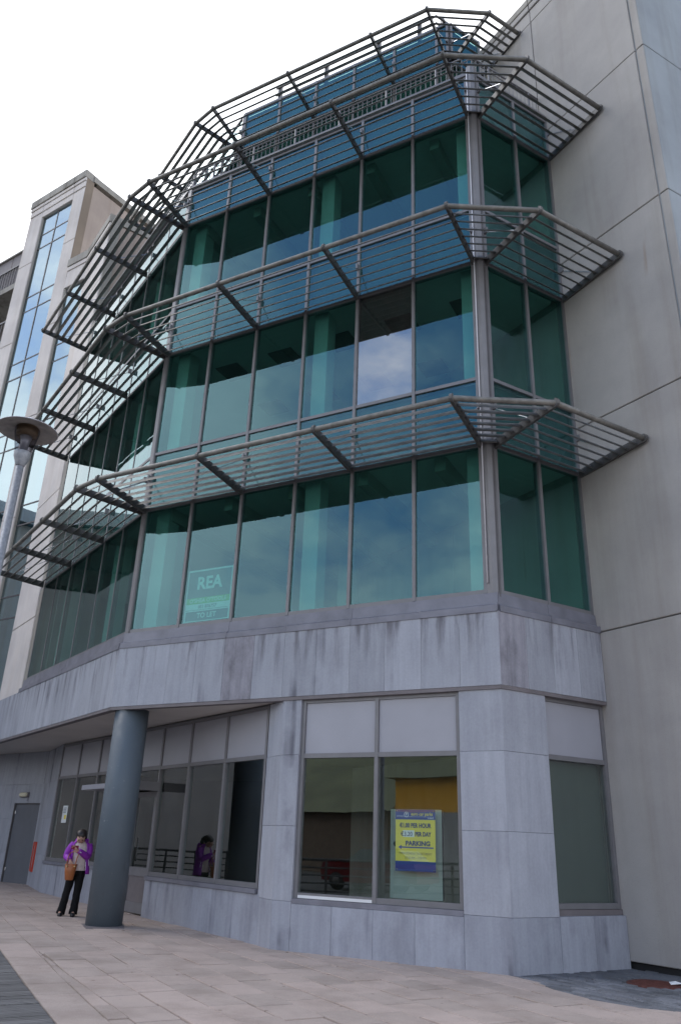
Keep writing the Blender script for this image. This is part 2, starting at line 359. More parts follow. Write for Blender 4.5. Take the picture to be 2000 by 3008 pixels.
def wall_rows(z0list):
    rows = []
    for i in range(3): rows.append(('window_pane', ZS[i], ZT[i])); rows.append(('spandrel_pane', ZT[i], ZS[i+1] if i < 2 else ZR))
    return rows
def pane(name, fr, u0, u1, z0, z1, mat, parent, n=0.0, th=0.022, tilt=0.0016):
    a, b = random.gauss(0, tilt), random.gauss(0, tilt); uc, zc = (u0+u1)/2, (z0+z1)/2; V = []
    for z, uu in ((z0, u0), (z0, u1), (z1, u1), (z1, u0)):
        off = n + a*(uu-uc) + b*(z-zc)
        V.append((uu, off, z))
    vs = [fr.p(u, o-th, z) for u, o, z in V] + [fr.p(u, o, z) for u, o, z in V]
    return mesh(name, vs, [(3,2,1,0), (4,5,6,7), (0,1,5,4), (1,2,6,5), (2,3,7,6), (3,0,4,7)], mat, parent)
for fr, mu in FACES:
    for k in range(len(mu)-1):
        for (nm, z0, z1) in wall_rows(ZS):
            o = pane(nm, fr, mu[k]+0.012, mu[k+1]-0.012, z0+0.012, z1-0.012, 'neutral_glass' if fr is P1 and k == 4 and z0 == ZS[1] else 'glass', office)
            if nm == 'spandrel_pane': box('spandrel_board', fr, mu[k]+0.02, mu[k+1]-0.02, -0.14, -0.10, z0+0.03, z1-0.03, 'spandrel', office)
    for i, u in enumerate(mu):
        hw, pr = (0.02, 0.012) if fr is F0 else (0.028, 0.04)
        box('mullion', fr, u-hw, u+hw, -0.09, pr, ZS[0]-0.03, ZR, 'frame', office)
    for k in range(len(mu)-1):
        for z in [ZS[0], ZT[0], ZS[1], ZT[1], ZS[2], ZT[2], ZR-0.03]:
            box('transom', fr, mu[k]+0.029, mu[k+1]-0.029, -0.085, 0.010 if fr is F0 else 0.03, z-0.032, z+0.032, 'frame', office)
# corner posts
def corner_post():
    q = [P1.p(7.371-0.10, 0.05, 0), P1.p(7.371-0.10, -0.15, 0), F2.p(0.10, -0.15, 0), F2.p(0.10, 0.05, 0), F2.p(0.005, 0.075, 0), P1.p(7.371-0.005, 0.075, 0)]
    prism('corner_post', q, ZS[0]-0.25, ZR+0.25, 'frame', office)
    c = P1.p(7.371-0.085, 0.075, 0); tube('drain_pipe', (c.x, c.y, ZS[0]+0.12), (c.x, c.y, ZR+0.1), 0.013, 'pipe', office, 10)
    c = F2.p(0.05, 0.065, 0); box('post_cover_strip', F2, 0.035, 0.06, 0.05, 0.075, ZS[0]-0.1, ZR, 'frame2', office)
    q = [P1.p(0.05, 0.048, 0), P1.p(0.05, -0.13, 0), F0.p(L0-0.05, -0.13, 0), F0.p(L0-0.05, 0.048, 0)]
    prism('corner_post', q, ZS[0]-0.2, ZR+0.1, 'frame', office)
    box('end_post', F2, MU2[2]+0.032, 2.10, -0.12, 0.05, ZS[0]-0.05, ZR, 'frame', office)
corner_post()

# ------------------------------------------------------------------ louvred sun canopies
def blade(name, a, b, out, parent, chord=0.188, th=0.03, tilt=45):
    d = (b-a).normalized(); t = math.radians(tilt)
    x = out*math.cos(t) - Vector((0, 0, math.sin(t))); y = d.cross(x).normalized(); V = []
    for c in (a, b):
        for i in range(8):
            an = 2*math.pi*i/8; V.append(c + x*(chord/2*math.cos(an)) + y*(th/2*math.sin(an)))
    F = [tuple(range(7, -1, -1)), tuple(range(8, 16))] + [(i, (i+1) % 8, 8+(i+1) % 8, 8+i) for i in range(8)]
    return mesh(name, V, F, 'blade', parent, smooth=False)
PROJ, RISE = 1.491, 0.112
NB = [0.13+0.187*i for i in range(7)]
def zat(zb, n): return zb + RISE*(n/PROJ)
def arm(fr, u, zb, parent, th=0.05, proj=PROJ):
    prof = [(0.04, -0.085), (0.04, 0.075)]
    prof += [(proj-0.05, 0.06)]
    for k in range(0, 7):
        t = math.pi/2 - math.pi*k/6; prof.append((proj-0.05+0.075*math.cos(t), 0.075*math.sin(t)))
    prof += [(proj-0.1, -0.072)]
    V = []
    for s in (-th/2, th/2):
        for (n, z) in prof: V.append(fr.p(u+s, n, zat(zb, n)+z))
    k = len(prof); F = [tuple(range(k-1, -1, -1)), tuple(range(k, 2*k))] + [(i, (i+1) % k, k+(i+1) % k, k+i) for i in range(k)]
    o = mesh('canopy_arm', V, F, 'arm', parent)
    for n in NB:                            # seating lug under each louvre
        pass
    # stay rod up to the mullion and its bracket
    tube('stay_rod', fr.p(u, 0.03, zb+0.72), fr.p(u, 0.86, zat(zb, 0.86)+0.06), 0.009, 'steel', parent, 6)
    box('rod_bracket', fr, u-0.022, u+0.022, 0.03, 0.12, zb+0.66, zb+0.78, 'frame', parent)
    return o
def canopy(zb, faces, label, joinR=True):
    """faces: list of (frame, arm positions) from left to right"""
    tips = []; segs = []
    for fr, us in faces:
        for i in range(len(us)-1): segs.append((fr, us[i], fr, us[i+1]))
    for j in range(len(faces)-1): segs.append((faces[j][0], faces[j][1][-1], faces[j+1][0], faces[j+1][1][0]))
    pts = []
    for fr, us in faces:
        for u in us: pts.append(fr.p(u, PROJ-0.05, zat(zb, PROJ-0.05)))
    root = path_tube('sun_canopy', pts, 0.048, 'blade', office, 12); root['label'] = label
    for fr, us in faces:
        for u in us: arm(fr, u, zb, root)
    for (f1, u1, f2, u2) in segs:
        for n in NB:
            a = f1.p(u1, n, zat(zb, n)+0.012); b = f2.p(u2, n, zat(zb, n)+0.012)
            if (b-a).length < 0.08: continue
            d = (b-a).normalized(); out = Vector((d.y, -d.x, 0)).normalized()
            blade('louvre_blade', a+d*0.028, b-d*0.028, out, root)
    return root
FACC = [(F0, [MU0[0], MU0[2], MU0[4], MU0[6]-0.02]), (P1, [MU1[0], MU1[2], MU1[4], MU1[6]+0.02]), (F2, [MU2[0]-0.02, MU2[2]])]
canopy(ZT[0], FACC, 'lowest of the louvred canopies')
canopy(ZT[1], FACC, 'second louvred canopy from the bottom')
canopy(ZT[2], FACC, 'third louvred canopy from the bottom')

# ------------------------------------------------------------------ stone fascia, sill flashing, soffit
FE = 0.14; ZF0, ZF1 = 3.645, 4.797
t2 = math.tan(math.radians((58.485)/2)); t0 = math.tan(math.radians(26.168/2))
uR1 = 7.371 + FE*t2; uL1 = -FE*t0       # fascia corners in the front's u
def fascia(fr, ua, ub, n, mat='stone'):
    w = (ub-ua)/n
    for i in range(n):
        slab('fascia_stone', fr, ua+i*w, ua+(i+1)*w, FE-0.05, FE, ZF0+0.035, ZF1, 'stone_dark' if (fr is P1 and i in (4,)) or (fr is F2 and i == 0) else mat, office)
fascia(P1, uL1, uR1, 12); fascia(F2, FE*0 - FE*t2, 2.11, 4)
UF0 = -5.2
fascia(F0, UF0, L0+FE*t0, 19)
for fr, ua, ub in ((P1, uL1, uR1), (F2, -FE*t2, 2.11), (F0, UF0, L0+FE*t0)):
    box('fascia_core', fr, ua+0.02, ub-0.02, -0.25, FE-0.006, ZF0+0.05, ZF1-0.02, 'grout', office)
    box('drip_trim', fr, ua+0.004, ub-0.004, 0.0, FE-0.006, ZF0-0.02, ZF0+0.033, 'trim', office)
def flashing(fr, ua, ub, nseg):
    w = (ub-ua)/nseg
    for i in range(nseg):
        a, b = ua+i*w, ua+(i+1)*w; e = 0.004*(i % 2)
        prof = [(-0.05, ZF1-0.01), (FE+0.012+e, ZF1-0.012), (FE+0.012+e, ZF1+0.085+e), (0.085+e, ZF1+0.12+e), (0.07+e, ZS[0]-0.045), (0.0, ZS[0]-0.03), (-0.05, ZS[0]-0.03)]
        V = [fr.p(u, n, z) for u in (a+0.001, b-0.001) for n, z in prof]; k = len(prof)
        mesh('sill_flashing', V, [tuple(range(k)), tuple(range(2*k-1, k-1, -1))] + [(j, (j+1) % k, k+(j+1) % k, k+j) for j in range(k)], 'flash', office)
        box('flashing_lap', fr, b-0.02, b+0.01, 0.06, FE+0.019, ZF1+0.0, ZF1+0.10, 'flash', office)
flashing(P1, uL1+0.012, uR1-0.012, 6); flashing(F2, -0.04, 2.11, 2); flashing(F0, -0.02, L0+0.01, 4)

# recessed shopfront line and door wall
RA = Vector((-4.127, 0.253, 0)); RB = Vector((-13.131, 4.30, 0))
RL = (RA-RB).length; RG = Fr((RB.x, RB.y), math.degrees(math.atan2(RA.y-RB.y, RA.x-RB.x)))   # u from the far end
DW = Vector((-15.05, 5.64, 0)); W1 = Fr((DW.x, DW.y), math.degrees(math.atan2(RB.y-DW.y, RB.x-DW.x))); W1L = (RB-DW).length
W2 = Fr((DW.x-7*math.cos(math.radians(-10)), DW.y-7*math.sin(math.radians(-10))), -10.0)
so = [P1.p(uR1, FE-0.02, 0), P1.p(uL1, FE-0.02, 0), F0.p(UF0, FE-0.02, 0), F0.p(UF0, -9, 0), Vector((-4, 5, 0)), F2.p(2.0, -0.1, 0), F2.p(2.0, FE-0.02, 0)]
prism('soffit', [(p.x, p.y) for p in so], ZF0+0.014, ZF0+0.06, 'soffit', office)

# column under the corner
lathe('column', [(0.31, 0.0), (0.31, 3.66)], 'column', office, 48, (-7.16, 0.19, gz(-7.16)-0.02))
# ------------------------------------------------------------------ ground floor: pier, window, return
PY = 0.115
JZ = [-0.15, 0.652, 1.70, 2.758, 3.632]
def col_of_stone(fr, u0, u1, zs, mat='stone', n0=0.0, n1=PY):
    for i in range(len(zs)-1): slab('pier_stone', fr, u0, u1, n0, n1, zs[i], zs[i+1], 'stone_lo' if i == 0 else mat, office)
uo = 7.371
col_of_stone(P1, uo-0.59, uo+PY*t2, JZ); col_of_stone(P1, uo-3.62, uo-3.285, JZ)
PF = Fr((-4.105, 0.225), math.degrees(math.atan2(-PY-0.225, (XL+uo-3.62)+4.105)))   # splayed cheek of the left pier
col_of_stone(PF, 0, math.hypot(0.485, 0.34)-0.002, JZ, n0=-0.12, n1=0.0)
col_of_stone(F2, -PY*t2, 0.80, JZ)
for a, b in ((-3.285, -2.60), (-2.60, -1.94), (-1.94, -1.30), (-1.30, -0.59)): slab('plinth_stone', P1, uo+a, uo+b, 0.0, PY, -0.15, 0.625, 'stone_lo', office)
for a, b in ((0.80, 1.45), (1.45, 2.113)): slab('plinth_stone', F2, a, b, 0.0, PY, -0.15, 0.66, 'stone_lo', office)
def winframe(fr, u0, u1, mids, z0, z1, zt, n, mat_top='panel', fw=0.06, glassmat='clear_glass', parent=office, sill=True):
    """framed shop window: posts, rails, one pane per bay and a coated panel over it"""
    us = [u0]+mids+[u1]
    for i, u in enumerate(us):
        a = u if i == 0 else u-fw/2; a = u-fw if i == len(us)-1 else a
        box('frame_post', fr, a, a+fw, n-0.09, n+0.01, z0, z1, 'frame', parent)
    for k in range(len(us)-1):
        a = us[k]+(fw if k == 0 else fw/2); b = us[k+1]-(fw if k == len(us)-2 else fw/2)
        for za, zb in ((z0, z0+0.075), (zt-0.035, zt+0.035), (z1-0.06, z1)): box('frame_rail', fr, a, b, n-0.085, n+0.004, za, zb, 'frame', parent)
        pane('window_pane', fr, a, b, z0+0.07, zt-0.03, glassmat, parent, n-0.04, 0.02)
        box('top_panel', fr, a+0.004, b-0.004, n-0.06, n-0.018, zt+0.037, z1-0.062, mat_top, parent)
    if sill: box('window_sill', fr, u0-0.0, u1+0.0, n-0.10, n+0.055, z0-0.072, z0-0.004, 'flash', parent)
winframe(P1, uo-3.28, uo-0.595, [uo-1.945], 0.70, 3.63, 2.745, 0.06)
box('worn_sill_strip', P1, uo-3.21, uo-1.98, 0.025, 0.066, 0.705, 0.745, 'white', office)
winframe(F2, 0.80, 2.11, [], 0.74, 3.63, 2.76, 0.03, sill=False)
box('ledge', F2, 0.80, 2.11, -0.1, 0.06, 0.66, 0.735, 'trim', office)
# recessed shopfront: measured from its right-hand end
def R_(s): return RL - s
Z0R = 0.0
def rg(name, s1, s0, n0, n1, z0, z1, mat): return box(name, RG, R_(s1), R_(s0), n0, n1, z0, z1, mat, office)
winframe(RG, R_(4.0), R_(0.0), [R_(2.73), R_(1.37)], 0.77, 3.632, 2.785, 0.0)
winframe(RG, R_(9.87), R_(5.95), [R_(8.55), R_(7.25)], 0.84, 3.632, 2.80, 0.0)
for a, b in ((4.0, 3.42), (3.42, 2.75), (2.75, 2.05), (2.05, 1.38), (1.38, 0.69), (0.69, -0.1)): slab('plinth_stone', RG, R_(a), R_(b), -0.1, 0.03, -0.12, 0.694, 'stone_lo', office)
for a, b in ((9.87, 9.2), (9.2, 8.55), (8.55, 7.9), (7.9, 7.25), (7.25, 6.6), (6.6, 5.95)): slab('plinth_stone', RG, R_(a), R_(b), -0.1, 0.03, -0.1, 0.764, 'stone_lo', office)
# entrance doors with header, kick panels and a thin hood
box('top_panel', RG, R_(5.95)+0.004, R_(4.98), -0.06, -0.018, 2.84, 3.57, 'panel', office); box('top_panel', RG, R_(4.97), R_(4.0)-0.004, -0.06, -0.018, 2.84, 3.57, 'panel', office)
box('frame_rail', RG, R_(5.95), R_(4.0), -0.085, 0.006, 3.57, 3.632, 'frame', office); box('frame_rail', RG, R_(5.95), R_(4.0), -0.085, 0.006, 2.75, 2.835, 'frame', office)
pane('fanlight_pane', RG, R_(5.95), R_(4.0), 2.36, 2.75, 'clear_glass', office, -0.04)
for (a, b) in ((5.95, 4.98), (4.97, 4.0)):
    d = box('entrance_door', RG, R_(a)+0.02, R_(b)-0.02, -0.07, -0.02, 0.08, 0.27, 'frame', office)
    for z0, z1 in ((0.74, 0.90), (2.22, 2.33)): box('door_rail', RG, R_(a)+0.02, R_(b)-0.02, -0.07, -0.015, z0, z1, 'frame', d)
    for ua, ub in ((R_(a)+0.02, R_(a)+0.09), (R_(b)-0.09, R_(b)-0.02)): box('door_stile', RG, ua, ub, -0.07, -0.012, 0.27, 2.22, 'frame', d)
    pane('door_pane', RG, R_(a)+0.09, R_(b)-0.09, 0.90, 2.22, 'clear_glass', d, -0.035)
    box('kick_panel', RG, R_(a)+0.09, R_(b)-0.09, -0.06, -0.03, 0.27, 0.74, 'trim', d)
    tube('door_handle', RG.p(R_(4.98)+(0.12 if b == 4.0 else -0.12), 0.05, 1.0), RG.p(R_(4.98)+(0.12 if b == 4.0 else -0.12), 0.05, 1.45), 0.016, 'steel', d, 8)
box('entrance_hood', RG, R_(6.5), R_(3.94), 0.012, 0.62, 2.38, 2.48, 'panel', office)
box('hood_edge', RG, R_(3.94), R_(3.90), 0.012, 0.62, 2.33, 2.50, 'frame', office)
# stone wall running round to the grey side door
JW = [-0.1, 0.95, 1.83, 2.76, 3.655]
def wallrow(fr, u0, u1, n, zs, skip=None):
    w = (u1-u0)/n
    for i in range(n):
        for k in range(len(zs)-1):
            if skip and skip(u0+i*w, u0+(i+1)*w, k): continue
            slab('wall_stone', fr, u0+i*w, u0+(i+1)*w, -0.14, 0.0, zs[k], zs[k+1], 'stone', office)
wallrow(W1, 0, W1L, 4, JW)
dl, dr = 7-1.36, 7-0.06                     # door edges in W2
wallrow(W2, dr, 7.0, 1, JW); wallrow(W2, 0.0, dl, 9, JW)
for k, (a, b) in enumerate(((dl, dl+0.65), (dl+0.65, dr))): slab('wall_stone', W2, a, b, -0.14, 0, 2.245, 2.76, 'stone', office); slab('wall_stone', W2, a, b, -0.14, 0, 2.76, 3.655, 'stone', office)
gd = gz(-15.5)
fd = box('side_door', W2, dl+0.03, dl+0.89, -0.10, -0.06, gd, 2.215, 'door', office)
box('side_door_leaf', W2, dl+0.895, dr-0.03, -0.10, -0.058, gd, 2.215, 'door', office)
box('door_head', W2, dl, dr, -0.12, -0.03, 2.215, 2.243, 'frame2', office)
box('door_jamb', W2, dl, dl+0.028, -0.12, -0.01, gd-0.1, 2.215, 'frame2', office); box('door_jamb', W2, dr-0.028, dr, -0.12, -0.01, gd-0.1, 2.215, 'frame2', office)
for z in (0.5, 2.0): tube('door_hinge', W2.p(dl+0.05, -0.05, z-0.04), W2.p(dl+0.05, -0.05, z+0.04), 0.012, 'steel', fd, 6)
box('door_number_plate', W2, dl+0.62, dl+0.70, 0.001, 0.006, 2.30, 2.37, 'flash', office)

# ------------------------------------------------------------------ interiors seen through the glass
def inset(fr, u, n): p = fr.p(u, n, 0); return (p.x, p.y)
plan = [inset(F0, 0.05, -0.22), inset(P1, 0.03, -0.22), inset(P1, 7.371-0.12, -0.22), inset(F2, 2.05, -0.22), (0.2, 3.6), (-5, 9.5), (-12.2, 9.0)]
for i in range(3):
    zc = ZT[i]+0.10; zf = ZS[i+1]-0.10 if i < 2 else ZR-0.05
    prism('ceiling', plan, zc, zc+0.05, 'ceil', office)
    prism('floor_slab', plan, zc+0.42, zf, 'slabedge', office)
prism('floor_slab', plan, ZF0+0.9, ZS[0]-0.12, 'infloor', office)
for i in range(3):
    z0 = ZS[i]-0.1; z1 = ZT[i]+0.1
    for s, t in (((0.15, 3.55), (-5, 9.4)), ((-5, 9.4), (-12.1, 8.9)), ((-12.1, 8.9), (-13.3, 3.4))):
        f = Fr(t, math.degrees(math.atan2(s[1]-t[1], s[0]-t[0]))); box('office_partition', f, 0, (Vector(s)-Vector(t)).length, -0.1, 0, z0, z1, 'inwall', office)
    for u, n in ((0.30, -0.40), (MU1[3]+0.24, -0.40), (7.371-0.30, -0.42), (2.6, -4.2), (5.2, -4.4)):
        box('office_column', P1, u-0.16, u+0.16, n-0.16, n+0.16, z0, z1, 'incol', office)
    for u in (1.2, 4.6): box('office_column', F0, u-0.16, u+0.16, -0.6, -0.3, z0, z1, 'incol', office)
    for k in range(5):
        if i == 1:
            for j in range(2): box('ceiling_light', P1, 0.6+k*1.45, 1.2+k*1.45, -1.6-j*1.8, -1.0-j*1.8, ZT[i]+0.075, ZT[i]+0.098, 'slabedge', office)
        else:
            box('ceiling_beam', P1, 0.3+k*1.5, 0.5+k*1.5, -5.0, -0.3, ZT[i]-0.18, ZT[i]+0.098, 'inwall', office)
# ground-floor interior
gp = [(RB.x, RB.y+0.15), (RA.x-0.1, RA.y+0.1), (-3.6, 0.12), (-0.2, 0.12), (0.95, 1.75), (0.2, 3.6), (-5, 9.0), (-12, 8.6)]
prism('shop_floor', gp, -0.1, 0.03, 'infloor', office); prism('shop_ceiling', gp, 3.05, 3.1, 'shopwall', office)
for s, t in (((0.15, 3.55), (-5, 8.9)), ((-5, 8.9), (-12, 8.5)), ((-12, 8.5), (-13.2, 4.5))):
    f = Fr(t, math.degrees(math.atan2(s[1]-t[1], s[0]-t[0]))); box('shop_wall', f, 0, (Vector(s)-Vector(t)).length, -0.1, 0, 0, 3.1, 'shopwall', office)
box('shop_column', P1, 7.371-0.62, 7.371-0.3, -0.6, -0.25, 0.03, 3.05, 'inwall', office)
box('blind_sheet', F2, 0.88, 2.04, -0.13, -0.115, 0.80, 2.72, 'blind', office)

# ------------------------------------------------------------------ penthouse, roof terrace railing, plant screen
YP = 1.912
PP1 = Fr((-7.48, YP), 0); LPP = 6.36
PF2 = Fr((-1.12, YP), 58.485); PF0e = Vector((-7.48, YP, 0)) + Vector((math.cos(a0), math.sin(a0), 0))*4.9
PF0 = Fr((PF0e.x, PF0e.y), -26.168)
ZP0, ZP1, ZP2 = 16.45, 19.89, 21.33
UP1 = [0.034+1.2*k for k in range(6)]+[LPP-0.03]; UP2 = [0.06, 1.0]; UP0 = [0.06+1.19*k for k in range(4)]+[4.86]
roofplan = [inset(F0, 0.1, -0.05), inset(P1, 0.0, -0.05), inset(P1, 7.35, -0.05), inset(F2, 2.08, -0.05), (-0.35, 2.9), (-6, 9.5), (-12.2, 9.0)]
prism('roof_deck', roofplan, ZR-0.045, ZR-0.01, 'slabedge', office)
for fr, ua, ub in ((P1, 0.05, 7.371-0.11), (F2, 0.11, 2.1), (F0, 0.0, L0-0.05)): box('roof_edge_trim', fr, ua, ub, -0.10, 0.07, ZR+0.002, ZR+0.09, 'frame', office)
for fr, mu in ((PP1, UP1), (PF2, UP2), (PF0, UP0)):
    for k in range(len(mu)-1):
        a, b = mu[k]+0.01, mu[k+1]-0.01
        pane('window_pane', fr, a, b, ZP0, ZP1-0.01, 'glass', office); pane('spandrel_pane', fr, a, b, ZP1+0.01, ZP2, 'glass', office)
        box('spandrel_board', fr, a, b, -0.14, -0.10, ZP1+0.03, ZP2-0.02, 'spandrel', office)
        for z in (ZP0+0.05, ZP1, ZP2): box('transom', fr, mu[k]+0.03, mu[k+1]-0.03, -0.08, 0.035, z-0.034, z+0.034, 'frame', office)
    for u in mu: box('mullion', fr, u-0.03, u+0.03, -0.09, 0.045, ZP0, ZP2+0.03, 'frame', office)
pplan = [inset(PF0, 0.02, -0.16), inset(PP1, 0, -0.16), inset(PP1, LPP-0.05, -0.16), inset(PF2, 0.98, -0.16), (-6, 8.0), (-11, 8.0)]
prism('roof_slab', pplan, ZP2-0.06, ZP2+0.05, 'slabedge', office); prism('ceiling', pplan, ZP1+0.05, ZP1+0.12, 'ceil', office)
box('office_partition', PP1, -3, LPP+1, -4.6, -4.5, ZP0, ZP1, 'inwall', office)
for u in (1.4, 4.2): box('office_column', PP1, u-0.15, u+0.15, -0.9, -0.6, ZP0, ZP1, 'incol', office)
canopy(ZP1, [(PF0, [UP0[0], UP0[2], UP0[4]-0.02]), (PP1, [UP1[0], UP1[2], UP1[4], UP1[6]]), (PF2, [UP2[0], UP2[1]])], 'uppermost louvred canopy around the set back top floor')
# railing
rail = None
def railing():
    global rail
    pts = [F0.p(0.1, -0.12, ZR+0.80), P1.p(0.02, -0.12, ZR+0.80), P1.p(7.371-0.06, -0.12, ZR+0.80), F2.p(2.08, -0.12, ZR+0.80)]
    rail = path_tube('roof_railing', pts, 0.024, 'frame', office, 8); rail['label'] = 'grey balustrade round the roof terrace'
    path_tube('bottom_rail', [p - Vector((0, 0, 0.66)) for p in pts], 0.016, 'frame', rail, 6)
    path_tube('middle_rail', [p - Vector((0, 0, 0.12)) for p in pts], 0.012, 'frame', rail, 6)
    me = None
    for i in range(3):
        a, b = pts[i], pts[i+1]; n = int((b-a).length/0.118)
        for k in range(n):
            p = a.lerp(b, (k+0.5)/n); post = k % 10 == 4
            if post: tube('post', (p.x, p.y, ZR), (p.x, p.y, ZR+0.8), 0.026, 'frame', rail, 8)
            elif me is None:
                o = tube('baluster', (0, 0, 0), (0, 0, 0.66), 0.0085, 'frame', rail, 5); me = o.data; o.location = (p.x, p.y, ZR+0.14)
            else:
                o = D.objects.new('baluster', me); link(o, rail); o.location = (p.x, p.y, ZR+0.14)
railing()
# plant screen on the roof: open louvres on posts
def screen():
    c = Vector((-1.75, 2.75, 0)); A = c + Vector((-5.3, 0, 0)); B = c + F2.d*1.15
    root = None
    for i in range(6):
        z = ZP2+0.30+i*0.30
        o = path_tube('plant_screen', [A+Vector((0,0,z)), c+Vector((0,0,z)), B+Vector((0,0,z))], 0.032, 'arm', office, 8) if root is None else path_tube('screen_rail', [A+Vector((0,0,z)), c+Vector((0,0,z)), B+Vector((0,0,z))], 0.032, 'arm', root, 8)
        root = root or o
    root['label'] = 'open railed screen around the rooftop plant'
    for t in (0.02, 0.33, 0.66, 0.9): p = A.lerp(c, t); box('screen_post', Fr((p.x, p.y+0.07), 0), -0.05, 0.05, -0.05, 0.05, ZP2+0.05, ZP2+1.95, 'frame2', root)
    for t in (0.25, 0.9): p = c.lerp(B, t); box('screen_post', Fr((p.x-0.06, p.y+0.05), 58), -0.05, 0.05, -0.05, 0.05, ZP2+0.05, ZP2+1.95, 'frame2', root)
    box('roof_plant_unit', Fr((-3.6, 5.4), 0), 0, 1.7, 0, 1.6, ZP2+0.05, ZP2+1.1, 'panel', root)
screen()
box('rear_wall', Fr((-11.8, 9.3), 0), 0, 11.0, -0.3, 0, 0, ZP2-0.1, 'slabedge', office)

# ------------------------------------------------------------------ concrete building on the right
conc = thing('concrete_building', 'tall blank grey concrete panel wall rising at the right of the glass building', 'building', (0, 0, 0))
JP = [0.075, 4.81, 8.64, 12.45, 16.22, 20.0]
for k in range(5):
    for a, b in ((-7.0, -3.4), (-3.4, -0.15), (-0.15, 2.35), (2.362, 2.54)):
        slab('wall_panel', P3, a, b, -0.22, 0.0 if a < 2 else -0.006, JP[k], JP[k+1], 'concrete', conc, c=0.012, gap=0.009)
for a, b in ((-7.0, -3.4), (-3.4, -0.15), (-0.15, 2.54)):
    slab('parapet_panel', P3, a, b, -0.22, 0.0, 20.0, 20.42, 'concrete', conc, c=0.012, gap=0.008)
    slab('parapet_panel', P3, a, b, -0.22, 0.035, 20.42, 20.62, 'concrete', conc, c=0.012, gap=0.01)
    slab('coping', P3, a, b, -0.4, 0.05, 20.62, 20.84, 'mould', conc, c=0.012, gap=0.006)
box('wall_core', P3, -6.98, 2.3, -3.0, -0.225, 0.02, 20.6, 'black', conc)
box('wall_base_recess', P3, -0.1, 2.5, -0.2, -0.06, -0.1, 0.07, 'black', conc)
sp = P3.p(2.54, -0.004, 0); SD = Fr((sp.x, sp.y), 57.0)
for k in range(5):
    for a, b in ((0.006, 2.6), (2.6, 5.2)):
        slab('side_panel', SD, a, b, -0.2, 0.0, JP[k], JP[k+1], 'side', conc, c=0.012, gap=0.009)
slab('side_panel', SD, 0.006, 5.2, -0.2, 0.0, 20.0, 20.84, 'side', conc, c=0.012, gap=0.009)
for z in (17.2, 13.4): box('side_window', SD, 1.9, 3.1, -0.02, 0.03, z, z+1.9, 'black', conc)

# ------------------------------------------------------------------ cream tower on the left
tower = thing('stair_tower_building', 'cream precast tower with tall blue glass strips behind the lamp', 'building', (0, 0, 0))
TW = Fr((-20.416, 4.647), -5.8); ZTB = 4.2
TJ = [ZTB, 6.93, 10.81, 14.66, 18.5, 22.35, 24.95]
for k in range(6):
    slab('pier_panel', TW, 0.0, 0.85, -0.3, 0.0, TJ[k], TJ[k+1], 'cream', tower, c=0.015, gap=0.008)
    slab('pier_panel', TW, 2.75, 3.45, -0.3, 0.0, TJ[k], TJ[k+1], 'cream', tower, c=0.015, gap=0.008)
slab('lintel_panel', TW, 0.85, 2.75, -0.3, 0.0, 24.65, 24.95, 'cream', tower, c=0.012)
for a, b in ((0.0, 0.85), (0.85, 2.75), (2.75, 3.45)):
    slab('parapet_panel', TW, a, b, -0.3, 0.03, 24.95, 25.25, 'cream', tower, c=0.012, gap=0.012); slab('parapet_panel', TW, a, b, -0.3, 0.06, 25.25, 25.42, 'cream', tower, c=0.012, gap=0.012)
    slab('coping', TW, a, b, -0.5, 0.10, 25.42, 25.78, 'mould', tower, c=0.015, gap=0.004)
STZ = [4.3]
z = 24.65; tz = []
for i in range(8):
    tz.append((23.705-3.12*i, 23.0-3.12*i))
def strip(u0, u1, mids, ztop, name):
    us = [u0]+mids+[u1]; zz = [ztop]+[v for pr in tz for v in pr if v < ztop-0.2 and v > 4.4]+[4.3]
    for k in range(len(us)-1):
        for i in range(len(zz)-1): pane('strip_pane', TW, us[k]+0.02, us[k+1]-0.02, zz[i+1]+0.015, zz[i]-0.015, 'blue_glass', tower, -0.10)
        for z in zz[1:-1]: box('transom', TW, us[k]+0.025, us[k+1]-0.025, -0.15, -0.085, z-0.022, z+0.022, 'frame2', tower)
    for u in us: box('mullion', TW, u-0.02, u+0.02, -0.16, -0.08, 4.3, ztop, 'frame2', tower)
    box('jamb', TW, u0-0.002, u0+0.03, -0.09, -0.02, 4.3, ztop, 'mould', tower)
    box('strip_backing', TW, u0, u1, -0.6, -0.5, 4.2, ztop, 'inwall', tower)
strip(0.87, 2.73, [1.80], 24.64, 'a'); strip(3.47, 4.53, [], 19.95, 'b')
slab('lintel_panel', TW, 3.45, 4.55, -0.3, 0.0, 19.97, 20.72, 'cream', tower, c=0.012); slab('parapet_panel', TW, 3.45, 4.55, -0.3, 0.03, 20.72, 20.92, 'cream', tower, c=0.012, gap=0.012)
slab('coping', TW, 3.45, 4.57, -0.4, 0.06, 20.92, 21.25, 'mould', tower)
Bp = TW.p(4.55, 0, 0)
QP = Fr((Bp.x, Bp.y), -26.168); QL = (Vector((E6.x, E6.y, 0))-Bp).length
for k in range(5): slab('pier_panel', QP, 0.02, QL-0.42, -0.3, 0.0, TJ[k], min(TJ[k+1], 20.72), 'cream', tower, c=0.015, gap=0.008)
slab('parapet_panel', QP, 0.02, QL-0.42, -0.3, 0.03, 20.72, 20.92, 'cream', tower, c=0.012, gap=0.012); slab('coping', QP, 0.0, QL-0.40, -0.4, 0.06, 20.92, 21.25, 'mould', tower)
box('corner_jamb', QP, QL-0.42, QL-0.05, -0.3, -0.02, 4.85, 16.6, 'mould', tower)
re = QP.p(QL-0.42, -0.02, 0); RE = Fr((re.x, re.y), 63.8)
